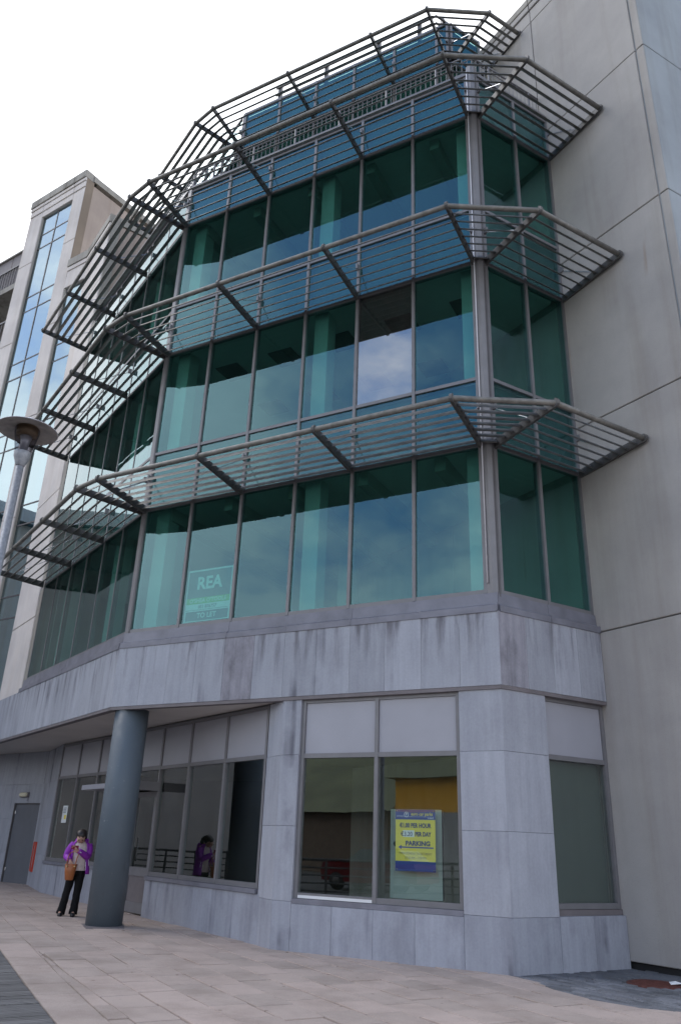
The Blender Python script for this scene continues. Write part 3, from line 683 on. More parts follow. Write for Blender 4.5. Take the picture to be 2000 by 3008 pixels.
slab('return_panel', RE, 0.32, 1.6, -0.2, 0.0, 16.5, 20.9, 'beige', tower); slab('return_panel', RE, 0.02, 0.32, -0.2, 0.04, 16.5, 20.9, 'mould', tower)
slab('coping', RE, 0.3, 1.6, -0.3, 0.05, 20.92, 21.2, 'mould', tower)
te = TW.p(3.45, -0.004, 0); TS = Fr((te.x, te.y), 81.6)
slab('side_edge', TS, 0.006, 0.35, -0.2, 0.0, 20.5, 25.4, 'brownstain', tower); slab('side_panel', TS, 0.35, 5.6, -0.3, -0.06, 20.5, 25.3, 'beige', tower); slab('coping', TS, 0.3, 5.6, -0.4, 0.04, 25.42, 25.7, 'mould', tower, gap=0.004)
prism('tower_core', [tuple(TW.p(u, n, 0)[:2]) for u, n in ((0.05, -0.62), (3.3, -0.62), (3.3, -5.5), (0.05, -5.5))], 4.2, 25.2, 'beige', tower)
prism('low_core', [tuple(TW.p(3.31, -0.62, 0)[:2]), tuple(TW.p(4.45, -0.62, 0)[:2]), tuple(QP.p(QL-0.7, -0.4, 0)[:2]), tuple(RE.p(1.5, -0.25, 0)[:2]), tuple(TW.p(3.31, -3.5, 0)[:2])], 4.2, 20.85, 'beige', tower)
# balcony block beyond
balc = thing('balcony_building', 'dark block with stacked railed balconies beyond the cream tower', 'building', (0, 0, 0))
BB = Fr(tuple(TW.p(0, -1.5, 0)[:2]), -5.8)
box('back_wall', BB, -9, 1.0, -3.2, -3.0, 3.7, 25.2, 'trim', balc)
for i in range(7):
    z = 23.85-3.1*i
    box('balcony_slab', BB, -9, 0.9, -3.0, 0.05, z-0.28, z, 'mould', balc)
    r = box('balcony_rail', BB, -9, 0.9, -0.03, 0.03, z+1.02, z+1.10, 'frame2', balc)
    for k in range(30): box('rail_bar', BB, -5+k*0.2, -4.97+k*0.2, -0.015, 0.015, z, z+1.02, 'frame2', r)
    if i == 0:
        for k in range(5): box('screen_panel', BB, -6.5+k*1.5, -5.06+k*1.5, -0.12, -0.06, z, z+1.85, 'trim', balc)
        box('roof_band', BB, -9, 0.9, -0.14, 0.02, z+1.85, z+1.93, 'mould', balc)

# ------------------------------------------------------------------ ground
CAM = Vector((3.344, -11.316, 1.468))
def sheet(name, pts, z, mat, label=None):
    o = mesh(name, [(x, y, z) for x, y in pts], [tuple(range(len(pts)))], mat, None, fix=False); return tag(o, label, None, None, 'structure')
sheet('ground', [(-900, -900), (900, -900), (900, 900), (-900, 900)], -0.11, plain('ground_tarmac', (0.09, 0.088, 0.085), 0.9, 0, 0.2, 0.5))
pav = sheet('pavement', [(-40, -6), (4, -11), (12, -2), (6, 4), (-2, 3), (-30, 12)], -0.055, 'joint')
pav.name = 'pavement'
e1 = Vector((math.cos(math.radians(-33)), math.sin(math.radians(-33)), 0)); e2 = Vector((-e1.y, e1.x, 0))
EDGE0 = Vector((-5.406, -2.847, 0)); ED = Vector((0.819, -0.573, 0)).normalized(); EN = Vector((-ED.y, ED.x, 0))      # border line, EN towards the building
COB = [Vector(p) for p in ((-0.6, 0.25, 0), (0.065, -0.16, 0), (0.33, -0.33, 0), (0.803, -0.90, 0), (1.34, -1.30, 0), (1.76, -1.42, 0), (2.3, -1.34, 0), (3.2, -1.0, 0), (7, 1.0, 0), (12, 4, 0))]
def clip(poly, p0, n):
    out = []
    for i in range(len(poly)):
        a, b = poly[i], poly[(i+1) % len(poly)]; da, db = (a-p0).dot(n), (b-p0).dot(n)
        if da >= 0: out.append(a)
        if da*db < 0: out.append(a.lerp(b, da/(da-db)))
    return out
def cobside(c):
    best = None
    for i in range(len(COB)-1):
        a, b = COB[i], COB[i+1]; t = max(0, min(1, (c-a).dot(b-a)/(b-a).length_squared)); q = a.lerp(b, t); d = (c-q).length
        if best is None or d < best[0]: n = Vector((-(b-a).y, (b-a).x, 0)).normalized(); best = (d, a, n, (c-a).dot(n))
    return best       # distance, point, normal towards the setts, signed side
def nearview(c):
    v = c-CAM; f = Vector((math.sin(-0.494), math.cos(-0.494), 0)); r = Vector((f.y, -f.x, 0))
    return v.dot(f) > -5 and abs(v.dot(r)) < v.dot(f)*0.8+9
def area(p): return abs(sum(p[i].x*p[(i+1) % len(p)].y - p[(i+1) % len(p)].x*p[i].y for i in range(len(p))))/2
def inview(c):
    v = c-CAM; f = Vector((math.sin(-0.494), math.cos(-0.494), 0)); r = Vector((f.y, -f.x, 0))
    return v.dot(f) > 2.5 and abs(v.dot(r)) < v.dot(f)*0.58+0.6
slabs = []
def add_slab(poly, mat, tiltz=0.003):
    if len(poly) < 3 or area(poly) < 0.006: return
    c = sum(poly, Vector())/len(poly)
    slabs.append((poly, c, mat, random.gauss(0, tiltz)))
W, Lh = 0.42, 0.62; g = 0.004
def jg(): return random.choice((0.004, 0.005, 0.006, 0.007, 0.011, 0.017))
for r in range(-70, 70):
    off = (r % 2)*0.31 + random.uniform(-0.10, 0.10)
    for q in range(-75, 45):
        o = EDGE0 + e1*(q*Lh+off) + e2*(r*W+0.05)
        if o.x < -24 or o.x > 14 or o.y > 9.5 or o.y < -17: continue
        a_, b_, c_, d_ = jg(), jg(), jg(), jg(); sk = random.gauss(0, 0.0015)
        P = [o+e1*(a_+sk)+e2*c_, o+e1*(Lh-b_+sk)+e2*c_, o+e1*(Lh-b_)+e2*(W-d_), o+e1*a_+e2*(W-d_)]
        c = sum(P, Vector())/4
        if not nearview(c): continue
        if (c-RB).dot(RG.n) < -0.5 and c.x < -3.6: 
            if c.x > -14: continue
        if c.x > -3.7 and c.x < 0.3 and c.y > 0.3: continue
        P = clip(P, EDGE0+EN*g, EN)
        if len(P) < 3: continue
        d = cobside(c)
        if d[0] < 0.75: P = clip(P, d[1]-d[2]*g, -d[2])
        elif d[3] > 0 and c.x > -1.0: continue
        add_slab(P, 'paver')
bl = 0.63
for q in range(-30, 32):                    # border course along the boardwalk
    o = EDGE0 + ED*(q*bl+0.2) - EN*0.42
    P = [o+ED*g, o+ED*(bl-g), o+ED*(bl-g)+EN*(0.42-g), o+ED*g+EN*(0.42-g)]
    add_slab(P, 'paver')
def emit(lst, name, mat, parent, keep, zoff=0.0, depth=0.07):
    lst.sort(key=lambda s: (not inview(s[1]), (s[1]-CAM).length))
    def geo(poly, c, rz):
        n = len(poly); ch = 0.006; V = []
        zt = lambda v: gz(v.x)+rz+zoff
        for v in poly: V.append((v.x, v.y, zt(v)-depth))
        for v in poly: V.append((v.x, v.y, zt(v)-ch))
        for v in poly: w = v + (c-v).normalized()*ch; V.append((w.x, w.y, zt(v)))
        F = [tuple(range(2*n, 3*n))]
        for k in (0, n):
            for i in range(n): j = (i+1) % n; F.append((k+i, k+j, k+n+j, k+n+i))
        return V, F
    for poly, c, m, rz in lst[:keep]:
        if sum((poly[i].x*poly[(i+1) % len(poly)].y-poly[(i+1) % len(poly)].x*poly[i].y) for i in range(len(poly))) < 0: poly = poly[::-1]
        V, F = geo(poly, c, rz); mesh(name, V, F, mat, parent, fix=False)
    VV = []; FF = []
    for poly, c, m, rz in lst[keep:]:
        if sum((poly[i].x*poly[(i+1) % len(poly)].y-poly[(i+1) % len(poly)].x*poly[i].y) for i in range(len(poly))) < 0: poly = poly[::-1]
        V, F = geo(poly, c, rz); b = len(VV); VV += V; FF += [tuple(i+b for i in f) for f in F]
    if VV: tag(mesh('far_'+name+'s', VV, FF, mat, parent, fix=False), kind='stuff')
emit(slabs, 'paving_slab', 'paver', pav, 300)
sheet('paving_bed', [(-24, 0.5), (-7, -3.2), (-4.2, -0.8), (-3.9, 1), (-9, 5), (-24, 11)], -0.03, 'joint')
# setts
ck = sheet('sett_paving', [(0.0, -0.15), (0.8, -0.93), (1.34, -1.36), (1.76, -1.48), (2.3, -1.4), (3.2, -1.06), (7, 0.9), (11, 3.3), (5, 4), (0.8, 2.2)], -0.045, 'joint')
st = []; f1, f2 = F2.d, P3.d
for i in range(-20, 50):
    for j in range(-40, 60):
        o = P3O + f2*(i*0.205+(j % 2)*0.10) + f1*(j*0.105-4.5)
        P = [o+f2*0.006+f1*0.006, o+f2*0.199+f1*0.006, o+f2*0.199+f1*0.099, o+f2*0.006+f1*0.099]; c = sum(P, Vector())/4
        if c.x < -0.05 or c.x > 9: continue
        if (c-P3O).dot(P3.n) < -0.3 and c.x > 1.0: continue
        if (c-Vector((0, 0, 0))).dot(F2.n) < -0.25 and (c-P3O).dot(P3.d) < 0: continue
        if (c-Vector((1.66, 0.50, 0))).length < 0.36: continue
        d = cobside(c)
        if d[3] < 0 and d[0] > 0.2: continue
        if d[0] < 0.2: P = clip(P, d[1]+d[2]*0.004, d[2])
        if len(P) < 3 or area(P) < 0.002: continue
        st.append((P, c, 'sett', random.gauss(0, 0.0035)))
emit(st, 'sett', 'sett', ck, 300, -0.006, 0.05)
# boardwalk planks
bw = sheet('boardwalk', [tuple((EDGE0-EN*0.43+ED*t)[:2]) for t in (-24, 20)] + [tuple((EDGE0-EN*7+ED*t)[:2]) for t in (20, -24)], -0.07, 'black')
pk = []
for q in range(-140, 150):
    o = EDGE0 + ED*0.0 + e1*(q*0.142) - e2*9
    P = [o+e1*0.004, o+e1*0.136, o+e1*0.136+e2*12, o+e1*0.004+e2*12]
    P = clip(P, EDGE0-EN*0.428, -EN); P = clip(P, EDGE0-EN*5.0, EN)
    if len(P) < 3: continue
    pk.append((P, sum(P, Vector())/len(P), 'deck', random.gauss(0, 0.002)))
emit(pk, 'deck_plank', 'deck', bw, 300, -0.008, 0.04)
# column pad
prism('column_base_plate', [(-7.16+x, 0.19+y) for x, y in ((-0.42, -0.1), (0.1, -0.52), (0.55, -0.1), (0.05, 0.45))], 0.0, gz(-7.16)+0.012, 'trim', office)
# manhole and a scrap of paper
mh = lathe('manhole_cover', [(0.33, -0.05), (0.33, -0.004), (0.30, 0.004), (0.29, -0.001), (0.0, 0.0)], plain('rusty_iron', (0.13, 0.05, 0.04), 0.8, 0.2, 0.35, 14, 0.3, 0.004), None, 40, (1.66, 0.50, 0), False)
tag(mh, 'round rusty brown manhole cover set in the dark setts', 'manhole cover')
bars = []
for k in range(9):
    yy = -0.22+k*0.055; hw = math.sqrt(max(0.0, 0.27**2-yy*yy))
    if hw > 0.05: box('tread_bar', Fr((1.66, 0.50), 20), -hw, hw, yy-0.009, yy+0.009, -0.003, 0.004, mh.data.materials[0], mh)
pv = [(1.86, 0.46, 0.012), (1.99, 0.50, 0.03), (1.97, 0.60, 0.015), (1.83, 0.55, 0.028), (1.91, 0.53, 0.045)]
pp = mesh('paper_scrap', pv + [(x, y, z-0.004) for x, y, z in pv], [(0,1,4), (1,2,4), (2,3,4), (3,0,4), (6,5,9), (7,6,9), (8,7,9), (5,8,9), (0,5,6,1), (1,6,7,2), (2,7,8,3), (3,8,5,0)], 'white')
tag(pp, 'small crumpled white paper scrap lying on the manhole cover', 'litter')

# ------------------------------------------------------------------ signs
def flat(name, col, rough=0.5): MAT[name] = plain(name, col, rough, 0, 0.03, 3); return name
flat('sign_slate', (0.10, 0.14, 0.17)); flat('sign_green', (0.10, 0.50, 0.08)); flat('sign_white', (0.80, 0.82, 0.82)); flat('sign_blue', (0.035, 0.07, 0.30)); flat('sign_yellow', (0.85, 0.70, 0.09))
flat('sign_ink', (0.05, 0.07, 0.16)); flat('sheet_grey', (0.42, 0.46, 0.44)); flat('olive_ink', (0.30, 0.25, 0.08))
SN = -0.045                                  # just inside the glass
ux = lambda x: x - XL
ls = box('letting_sign', P1, ux(-6.07), ux(-5.02), SN-0.006, SN, 5.215, 6.245, 'sign_white'); tag(ls, 'square REA to let sign with green band inside the lower front window', 'sign')
def pl(name, x0, x1, z0, z1, mat, par, n=SN, th=0.0015): return box(name, P1, ux(x0), ux(x1), n, n+th, z0, z1, mat, par)
pl('slate_panel', -6.04, -5.05, 5.83, 6.21, 'sign_slate', ls); pl('slate_panel', -6.04, -5.05, 5.68, 5.83, 'sign_slate', ls, SN, 0.0012)
pl('green_band', -6.04, -5.05, 5.56, 5.68, 'sign_green', ls); pl('slate_panel', -6.03, -5.06, 5.235, 5.415, 'sign_slate', ls)
pl('rule_line', -6.04, -5.07, 5.438, 5.446, 'sign_slate', ls)
tn = SN+0.002
text('lettering', 'REA', P1, ux(-5.545), tn, 5.955, 0.345, 'sign_white', ls, bold=0.011, sx=0.95)
text('lettering', "O'SHEA O'TOOLE", P1, ux(-5.545), tn, 5.62, 0.108, 'sign_white', ls, sx=1.0, bold=0.002)
text('lettering', '051 876757', P1, ux(-5.545), tn, 5.495, 0.088, 'sign_slate', ls, bold=0.001)
text('lettering', 'TO LET', P1, ux(-5.545), tn, 5.325, 0.135, 'sign_white', ls, bold=0.003)
# pale sheet standing behind the shop window, parking sign in front of it
N2 = 0.0
sh = box('backing_sheet', P1, ux(-1.79), ux(-0.98), -0.16, -0.145, 0.78, 1.975, 'sheet_grey'); tag(sh, 'pale grey board standing inside the shop window behind the parking sign', 'board')
box('edge_strip', P1, ux(-0.98), ux(-0.965), -0.16, -0.14, 0.78, 1.975, 'black', sh)
PN = -0.01
ps = box('parking_sign', P1, ux(-1.648), ux(-1.03), PN-0.004, PN, 1.145, 1.965, 'sign_yellow'); tag(ps, 'blue and yellow euro car parks price sign in the shop window', 'sign')
pl('blue_band', -1.650, -1.028, 1.83, 1.967, 'sign_blue', ps, PN); pl('blue_band', -1.650, -1.028, 1.143, 1.275, 'sign_blue', ps, PN)
pn = PN+0.0022; cx = -1.339
text('lettering', 'euro car parks', P1, ux(-1.235), pn, 1.906, 0.062, 'sign_yellow', ps, bold=0.001, sx=0.92); text('lettering', 'Ireland', P1, ux(-1.10), pn, 1.853, 0.032, 'sign_white', ps)
for k in range(40): pass
def ring(name, x, z, r0, r1, mat, par, n):
    V = []; F = []; S = 24
    for k in range(S):
        a = 2*math.pi*k/S
        for r in (r0, r1): p = P1.p(ux(x)+r*math.cos(a), n, z+r*math.sin(a)); V.append(p)
    b = len(V); V += [v + P1.n*0.001 for v in V]
    for k in range(S):
        i = 2*k; j = 2*((k+1) % S); F += [(b+i, b+j, b+j+1, b+i+1), (i, i+1, j+1, j), (i+1, b+i+1, b+j+1, j+1), (i, j, b+j, b+i)]
    mesh(name, V, F, mat, par)
ring('logo_ring', -1.478, 1.898, 0.030, 0.037, 'sign_white', ps, pn-0.0006); text('lettering', 'P', P1, ux(-1.478), pn, 1.898, 0.052, 'sign_white', ps, bold=0.001)
pl('fine_line', -1.635, -1.52, 1.882, 1.885, 'sign_white', ps, pn-0.001); pl('fine_line', -1.635, -1.055, 1.868, 1.871, 'sign_white', ps, pn-0.001)
text('lettering', '€1.00 PER HOUR', P1, ux(cx), pn, 1.748, 0.083, 'sign_ink', ps, bold=0.0035, sx=0.79)
pl('price_sticker', -1.53, -1.355, 1.595, 1.685, 'sign_white', ps, PN)
text('lettering', '€3.20', P1, ux(-1.475), pn, 1.632, 0.082, 'sign_ink', ps, bold=0.0008, sx=0.95); text('lettering', 'PER DAY', P1, ux(-1.22), pn, 1.632, 0.080, 'sign_ink', ps, bold=0.0035, sx=0.78)
text('lettering', 'PARKING', P1, ux(-1.30), pn, 1.508, 0.086, 'sign_ink', ps, bold=0.004, sx=1.06)
pl('arrow_bar', -1.56, -1.06, 1.448, 1.466, 'sign_blue', ps, PN)
av = [P1.p(ux(-1.605), pn, 1.457), P1.p(ux(-1.555), pn, 1.487), P1.p(ux(-1.555), pn, 1.427)]
mesh('arrow_head', av+[v-P1.n*0.002 for v in av], [(0,1,2), (5,4,3), (0,3,4,1), (1,4,5,2), (2,5,3,0)], 'sign_blue', ps)
text('lettering', 'OPEN MONDAY TO SATURDAY', P1, ux(cx), pn, 1.375, 0.044, 'olive_ink', ps, sx=0.80, shear=0.15); text('lettering', '07:30 AM – 7:30 PM', P1, ux(cx), pn, 1.318, 0.044, 'olive_ink', ps, sx=0.9, shear=0.15)
for x, z in ((-1.625, 1.945), (-1.053, 1.945), (-1.625, 1.165), (-1.053, 1.165)):
    a = P1.p(ux(x), PN, z); tube('fixing_screw', a, a+P1.n*0.005, 0.009, 'steel', ps, 8)
c = P1.p(ux(-1.70), -0.13, 1.50); dsk = tube('round_sticker', c, c+P1.n*0.003, 0.035, 'sign_slate', None, 20); tag(dsk, 'small round dark blue sticker on the board left of the parking sign', 'sticker')
nb = box('notice_sheet', RG, R_(9.25), R_(8.93), -0.035, -0.03, 1.72, 2.12, 'sign_white'); tag(nb, 'white paper notice taped inside the far left shop window behind the person', 'notice')
box('yellow_patch', RG, R_(9.10), R_(8.96), -0.03, -0.0285, 1.80, 1.90, 'sign_yellow', nb)
for k in range(4): box('text_line', RG, R_(9.20), R_(9.02-0.02*(k % 2)), -0.03, -0.0285, 1.95+k*0.035, 1.965+k*0.035, 'sign_slate', nb)
# wall fittings
wl = thing('wall_light', 'small cream bulkhead light above the grey side door', 'light', tuple(W2.p(dl+0.50, 0, 2.47)))
def loc(fr, base): return Fr((0, 0), math.degrees(fr.ang))
lf = loc(W2, 0)
box('light_base', lf, -0.20, 0.20, 0, 0.05, -0.07, 0.07, 'trim', wl)
lcv = lathe('light_cover', [(0.0, -0.17), (0.045, -0.16), (0.06, -0.12), (0.06, 0.12), (0.045, 0.16), (0.0, 0.17)], plain('yellowed_diffuser', (0.75, 0.70, 0.52), 0.4, 0, 0.05, 4), wl, 16, caps=False)
lcv.rotation_euler = (0, math.pi/2, W2.ang); lcv.location = W2.n*0.07
rc = thing('dry_riser_cabinet', 'narrow red framed metal inlet cabinet on the wall beside the grey side door', 'cabinet', tuple(W1.p(0.34, 0, 0.50)))
lf = loc(W1, 0); flat('red_paint', (0.52, 0.045, 0.02)); flat('grey_insert', (0.34, 0.30, 0.31))
for a, b, z0, z1 in ((-0.24, -0.12, 0, 0.74), (0.12, 0.24, 0, 0.74), (-0.12, 0.12, 0, 0.1), (-0.12, 0.12, 0.64, 0.74)): box('red_frame', lf, a, b, 0.001, 0.035, z0, z1, 'red_paint', rc)
box('cabinet_panel', lf, -0.119, 0.119, 0.001, 0.016, 0.1, 0.64, 'grey_insert', rc)

# ------------------------------------------------------------------ street lamp on the boardwalk
def street_lamp(x, y, ztop):
    t = thing('street_lamp', 'grey street lamp with a wide disc shade over a clear globe, at the left edge', 'street lamp', (x, y, 0))
    pole = plain('galvanised_speckle', (0.30, 0.31, 0.335), 0.55, 0.3, 0.22, 30)
    shade = plain('lamp_shade_paint', (0.52, 0.51, 0.54), 0.4, 0.1, 0.1, 5)
    under = plain('lamp_shade_grime', (0.40, 0.37, 0.34), 0.6, 0, 0.28, 8)
    amber = plain('amber_stained_lens', (0.27, 0.19, 0.11), 0.3, 0, 0.3, 10)
    lathe('pole', [(0.075, 0), (0.07, 1.2), (0.05, 1.25), (0.048, ztop-0.47)], pole, t, 20)
    z = ztop
    lathe('lamp_cup', [(0.050, z-0.54), (0.058, z-0.52), (0.098, z-0.41), (0.106, z-0.35), (0.100, z-0.345)], pole, t, 28)
    lathe('globe', [(0.100, z-0.345), (0.122, z-0.22), (0.148, z-0.08), (0.155, z-0.02)], GLB, t, 32, caps=False)
    lathe('inner_lens', [(0.045, z-0.32), (0.055, z-0.2), (0.075, z-0.12)], amber_in(), t, 20)
    lathe('amber_collar', [(0.128, z-0.11), (0.133, z-0.06), (0.135, z+0.015)], amber, t, 28)
    lathe('disc_shade', [(0.135, z+0.012), (0.30, z-0.022), (0.372, z-0.040), (0.378, z-0.034), (0.374, z-0.028), (0.30, z-0.004), (0.10, z+0.052), (0.0, z+0.055)], shade, t, 48, caps=False)
    lathe('shade_lining', [(0.136, z+0.006), (0.30, z-0.028), (0.368, z-0.044)], under, t, 48, caps=False)
    lathe('dome_cap', [(0.088, z+0.045), (0.082, z+0.09), (0.066, z+0.125), (0.042, z+0.15), (0.0, z+0.162)], shade, t, 28, caps=False)
    return t
GLB = glass('lamp_globe', (0.60, 0.60, 0.64), (1, 1, 1), 1.9, 0.001)
def amber_in(): return plain('lamp_reflector', (0.40, 0.39, 0.40), 0.35, 0.3, 0.1, 6)
street_lamp(-4.415, -5.44, 6.235)

# ------------------------------------------------------------------ the person by the column
def skin_mesh(name, verts, edges, radii, mat, parent, sub=2):
    me = D.meshes.new(name); me.from_pydata(verts, edges, []); me.update()
    o = D.objects.new(name, me); COL.objects.link(o)
    md = o.modifiers.new('skin', 'SKIN'); md.use_smooth_shade = True
    if not me.skin_vertices: 
        bm = bmesh.new(); bm.from_mesh(me); bm.verts.layers.skin.verify(); bm.to_mesh(me); bm.free()
    sv = me.skin_vertices[0].data
    for i, r in enumerate(radii): sv[i].radius = r if isinstance(r, tuple) else (r, r); sv[i].use_root = (i == 0)
    ss = o.modifiers.new('sub', 'SUBSURF'); ss.levels = sub; ss.render_levels = sub
    dg = bpy.context.evaluated_depsgraph_get(); dg.update()
    m2 = D.meshes.new_from_object(o.evaluated_get(dg)); D.objects.remove(o)
    m2.materials.clear(); m2.materials.append(mat)
    for p in m2.polygons: p.use_smooth = True
    return link(D.objects.new(name, m2), parent)
def loft(name, rings, mat, parent, a0=0, a1=2*math.pi, seg=28, th=0.0, caps=False):
    """rings: (cx, cy, z, rx, ry); angle 0 at +x; th > 0 gives a cloth thickness"""
    V = []; F = []; closed = abs(a1-a0-2*math.pi) < 1e-6; m = seg if closed else seg+1
    layers = 2 if th else 1
    for l in range(layers):
        for (cx, cy, z, rx, ry) in rings:
            for i in range(m):
                t = a0+(a1-a0)*i/seg; w = 1+0.025*math.sin(5*t+z*23)
                V.append((cx+(rx*w-l*th)*math.cos(t), cy+(ry*w-l*th)*math.sin(t), z))
    n = len(rings); N1 = n*m
    for l in range(layers):
        for k in range(n-1):
            for i in range(m if closed else m-1):
                j = (i+1) % m; F.append(tuple(l*N1+v for v in (k*m+i, k*m+j, (k+1)*m+j, (k+1)*m+i)))
    if th:
        for k in (0, n-1):
            for i in range(m if closed else m-1): j = (i+1) % m; F.append((k*m+i, k*m+j, N1+k*m+j, N1+k*m+i))
        if not closed:
            for k in range(n-1):
                for i in (0, m-1): F.append((k*m+i, (k+1)*m+i, N1+(k+1)*m+i, N1+k*m+i))
    elif caps: F += [tuple(range(m)), tuple(range((n-1)*m, n*m))]
    return mesh(name, V, F, mat, parent, smooth=True)
def sleeve(name, pts, rad, mat, parent, seg=14):
    V = []; F = []; pts = [Vector(p) for p in pts]; n = len(pts)
    for k, p in enumerate(pts):
        t = (pts[min(k+1, n-1)]-pts[max(k-1, 0)]).normalized(); x = t.cross(Vector((0.3, 1, 0.2))).normalized(); y = t.cross(x)
        for i in range(seg): a = 2*math.pi*i/seg; w = 1+0.05*math.sin(3*a+k*2.1); V.append(p+x*(rad[k]*w*math.cos(a))+y*(rad[k]*w*math.sin(a)))
    for k in range(n-1):
        for i in range(seg): j = (i+1) % seg; F.append((k*seg+i, k*seg+j, (k+1)*seg+j, (k+1)*seg+i))
    F += [tuple(range(seg)), tuple(range((n-1)*seg, n*seg))]
    return mesh(name, V, F, mat, parent, smooth=True)
def smoothpts(pts, rad, n=4):
    P = [Vector(p) for p in pts]; out = []; ro = []
    for k in range(len(P)-1):
        p0, p1, p2, p3 = P[max(k-1, 0)], P[k], P[k+1], P[min(k+2, len(P)-1)]
        for i in range(n):
            t = i/n; out.append(0.5*((2*p1)+(p2-p0)*t+(2*p0-5*p1+4*p2-p3)*t*t+(3*p1-p0-3*p2+p3)*t**3)); ro.append(rad[k]*(1-t)+rad[k+1]*t)
    return out+[P[-1]], ro+[rad[-1]]
def person():
    px, py = -8.64, 0.80; g0 = gz(px)
    t = thing('person', 'person in a purple jacket and black trousers looking down at a phone beside the column', 'person', (px, py, g0), rz=math.radians(42))
    skin = plain('skin', (0.52, 0.30, 0.22), 0.5, 0, 0.06, 20); purple = plain('purple_softshell', (0.29, 0.028, 0.43), 0.55, 0, 0.15, 25)
    blackc = plain('black_trousers', (0.008, 0.008, 0.009), 0.75, 0, 0.3, 20, 0.2); shirt = plain('pale_blouse', (0.62, 0.52, 0.50), 0.7, 0, 0.12, 30)
    hairm = plain('dark_hair', (0.018, 0.011, 0.009), 0.45, 0, 0.4, 60); shoe = plain('black_shoe', (0.012, 0.012, 0.013), 0.35, 0, 0.2, 20)
    V = [(0.065, 0.0, 0.80), (0.07, 0.0, 0.98), (0.075, 0.0, 1.14), (0.07, 0.0, 1.24), (0.06, -0.045, 1.30), (0.055, -0.105, 1.335), (0.052, -0.13, 1.385),
         (-0.02, 0.0, 0.77), (-0.065, 0.01, 0.42), (-0.125, 0.01, 0.08), (-0.135, -0.10, 0.035),
         (0.145, 0.0, 0.77), (0.12, 0.01, 0.42), (0.10, 0.01, 0.08), (0.105, -0.10, 0.035),
         (-0.075, 0.0, 1.225), (-0.16, 0.0, 1.03), (-0.09, -0.15, 0.955), (-0.065, -0.20, 0.93),
         (0.215, 0.0, 1.225), (0.205, -0.05, 1.02), (0.035, -0.225, 1.125), (-0.015, -0.245, 1.155),
         (0.045, -0.185, 1.285), (0.05, -0.21, 1.33)]
    E = [(0,1),(1,2),(2,3),(3,4),(4,5),(5,6),(0,7),(7,8),(8,9),(9,10),(0,11),(11,12),(12,13),(13,14),(3,15),(15,16),(16,17),(17,18),(3,19),(19,20),(20,21),(21,22),(5,23),(6,24)]
    R = [0.10, 0.095, 0.10, 0.085, 0.05, 0.082, 0.088, 0.075, 0.05, 0.035, 0.026, 0.075, 0.05, 0.035, 0.026, 0.045, 0.036, 0.028, 0.026, 0.045, 0.036, 0.026, 0.027, 0.05, 0.013]
    def hand(root, direction, side, up, curl):
        d = Vector(direction).normalized(); s = Vector(side).normalized(); u = Vector(up).normalized(); b = Vector(V[root])
        for k in range(4):
            a = b + d*0.028 + s*(-0.024+0.016*k); m = a + d*(0.030-0.003*abs(k-1)) + u*curl*0.4; e = m + d*0.018*(1-curl*6) + u*curl*1.4
            i = len(V); V.extend([tuple(a), tuple(m), tuple(e)]); E.extend([(root, i), (i, i+1), (i+1, i+2)]); R.extend([0.0095, 0.0085, 0.0072])
        a = b + s*-0.03 + d*0.008; e = a + d*0.03 - s*0.012 + u*0.012; i = len(V); V.extend([tuple(a), tuple(e)]); E.extend([(root, i), (i, i+1)]); R.extend([0.011, 0.009])
    hand(22, (-0.8, -0.2, 0.5), (0.4, -0.3, 0.8), (0.1, -0.9, 0.1), 0.018); hand(18, (0.2, -0.5, -0.8), (0.9, 0.2, 0.1), (0.1, 0.8, -0.2), 0.01)
    skin_mesh('body', V, E, R, skin, t)
    # trousers
    tr = []
    for sx, hip, knee, ank in ((-1, (-0.005, 0.0, 0.80), (-0.065, 0.005, 0.42), (-0.125, 0.015, 0.035)), (1, (0.135, 0.0, 0.80), (0.12, 0.005, 0.42), (0.10, 0.015, 0.035))):
        p, r = smoothpts([(hip[0], hip[1], 0.84), hip, knee, ((knee[0]+ank[0])/2, 0.01, 0.20), ank], [0.09, 0.098, 0.068, 0.07, 0.082])
        o = sleeve('trouser_leg', p, r, blackc, t)
        sh = lathe('shoe', [(0.0, 0.0), (0.042, 0.0), (0.045, 0.015), (0.036, 0.045), (0.0, 0.055)], shoe, t, 16, (0, 0, 0), False)
        sh.scale = (1.05, 2.15, 1.25); sh.location = (ank[0]+0.0, -0.055, 0.0)
    loft('trouser_top', [(0.065, 0.0, 0.70, 0.13, 0.095), (0.065, 0.0, 0.78, 0.165, 0.115), (0.067, 0.0, 0.86, 0.155, 0.11), (0.07, 0, 0.93, 0.14, 0.105)], blackc, t, caps=True)
    # blouse and open jacket
    loft('blouse', [(0.07, -0.005, 0.775, 0.160, 0.125), (0.07, -0.005, 0.86, 0.152, 0.122), (0.075, 0, 0.98, 0.140, 0.118), (0.075, -0.01, 1.12, 0.150, 0.125), (0.07, -0.02, 1.22, 0.135, 0.10), (0.062, -0.04, 1.28, 0.066, 0.07)], shirt, t)
    st_ = math.radians(-48); en = math.radians(222)
    loft('jacket', [(0.09, 0.0, 0.715, 0.205, 0.15), (0.085, 0.0, 0.80, 0.20, 0.15), (0.08, 0.005, 0.92, 0.178, 0.14), (0.075, 0.0, 1.05, 0.180, 0.142), (0.072, -0.005, 1.16, 0.185, 0.14), (0.07, -0.012, 1.235, 0.168, 0.118), (0.065, -0.02, 1.285, 0.115, 0.092), (0.06, -0.03, 1.315, 0.085, 0.078)], purple, t, st_, en, 34, 0.012)
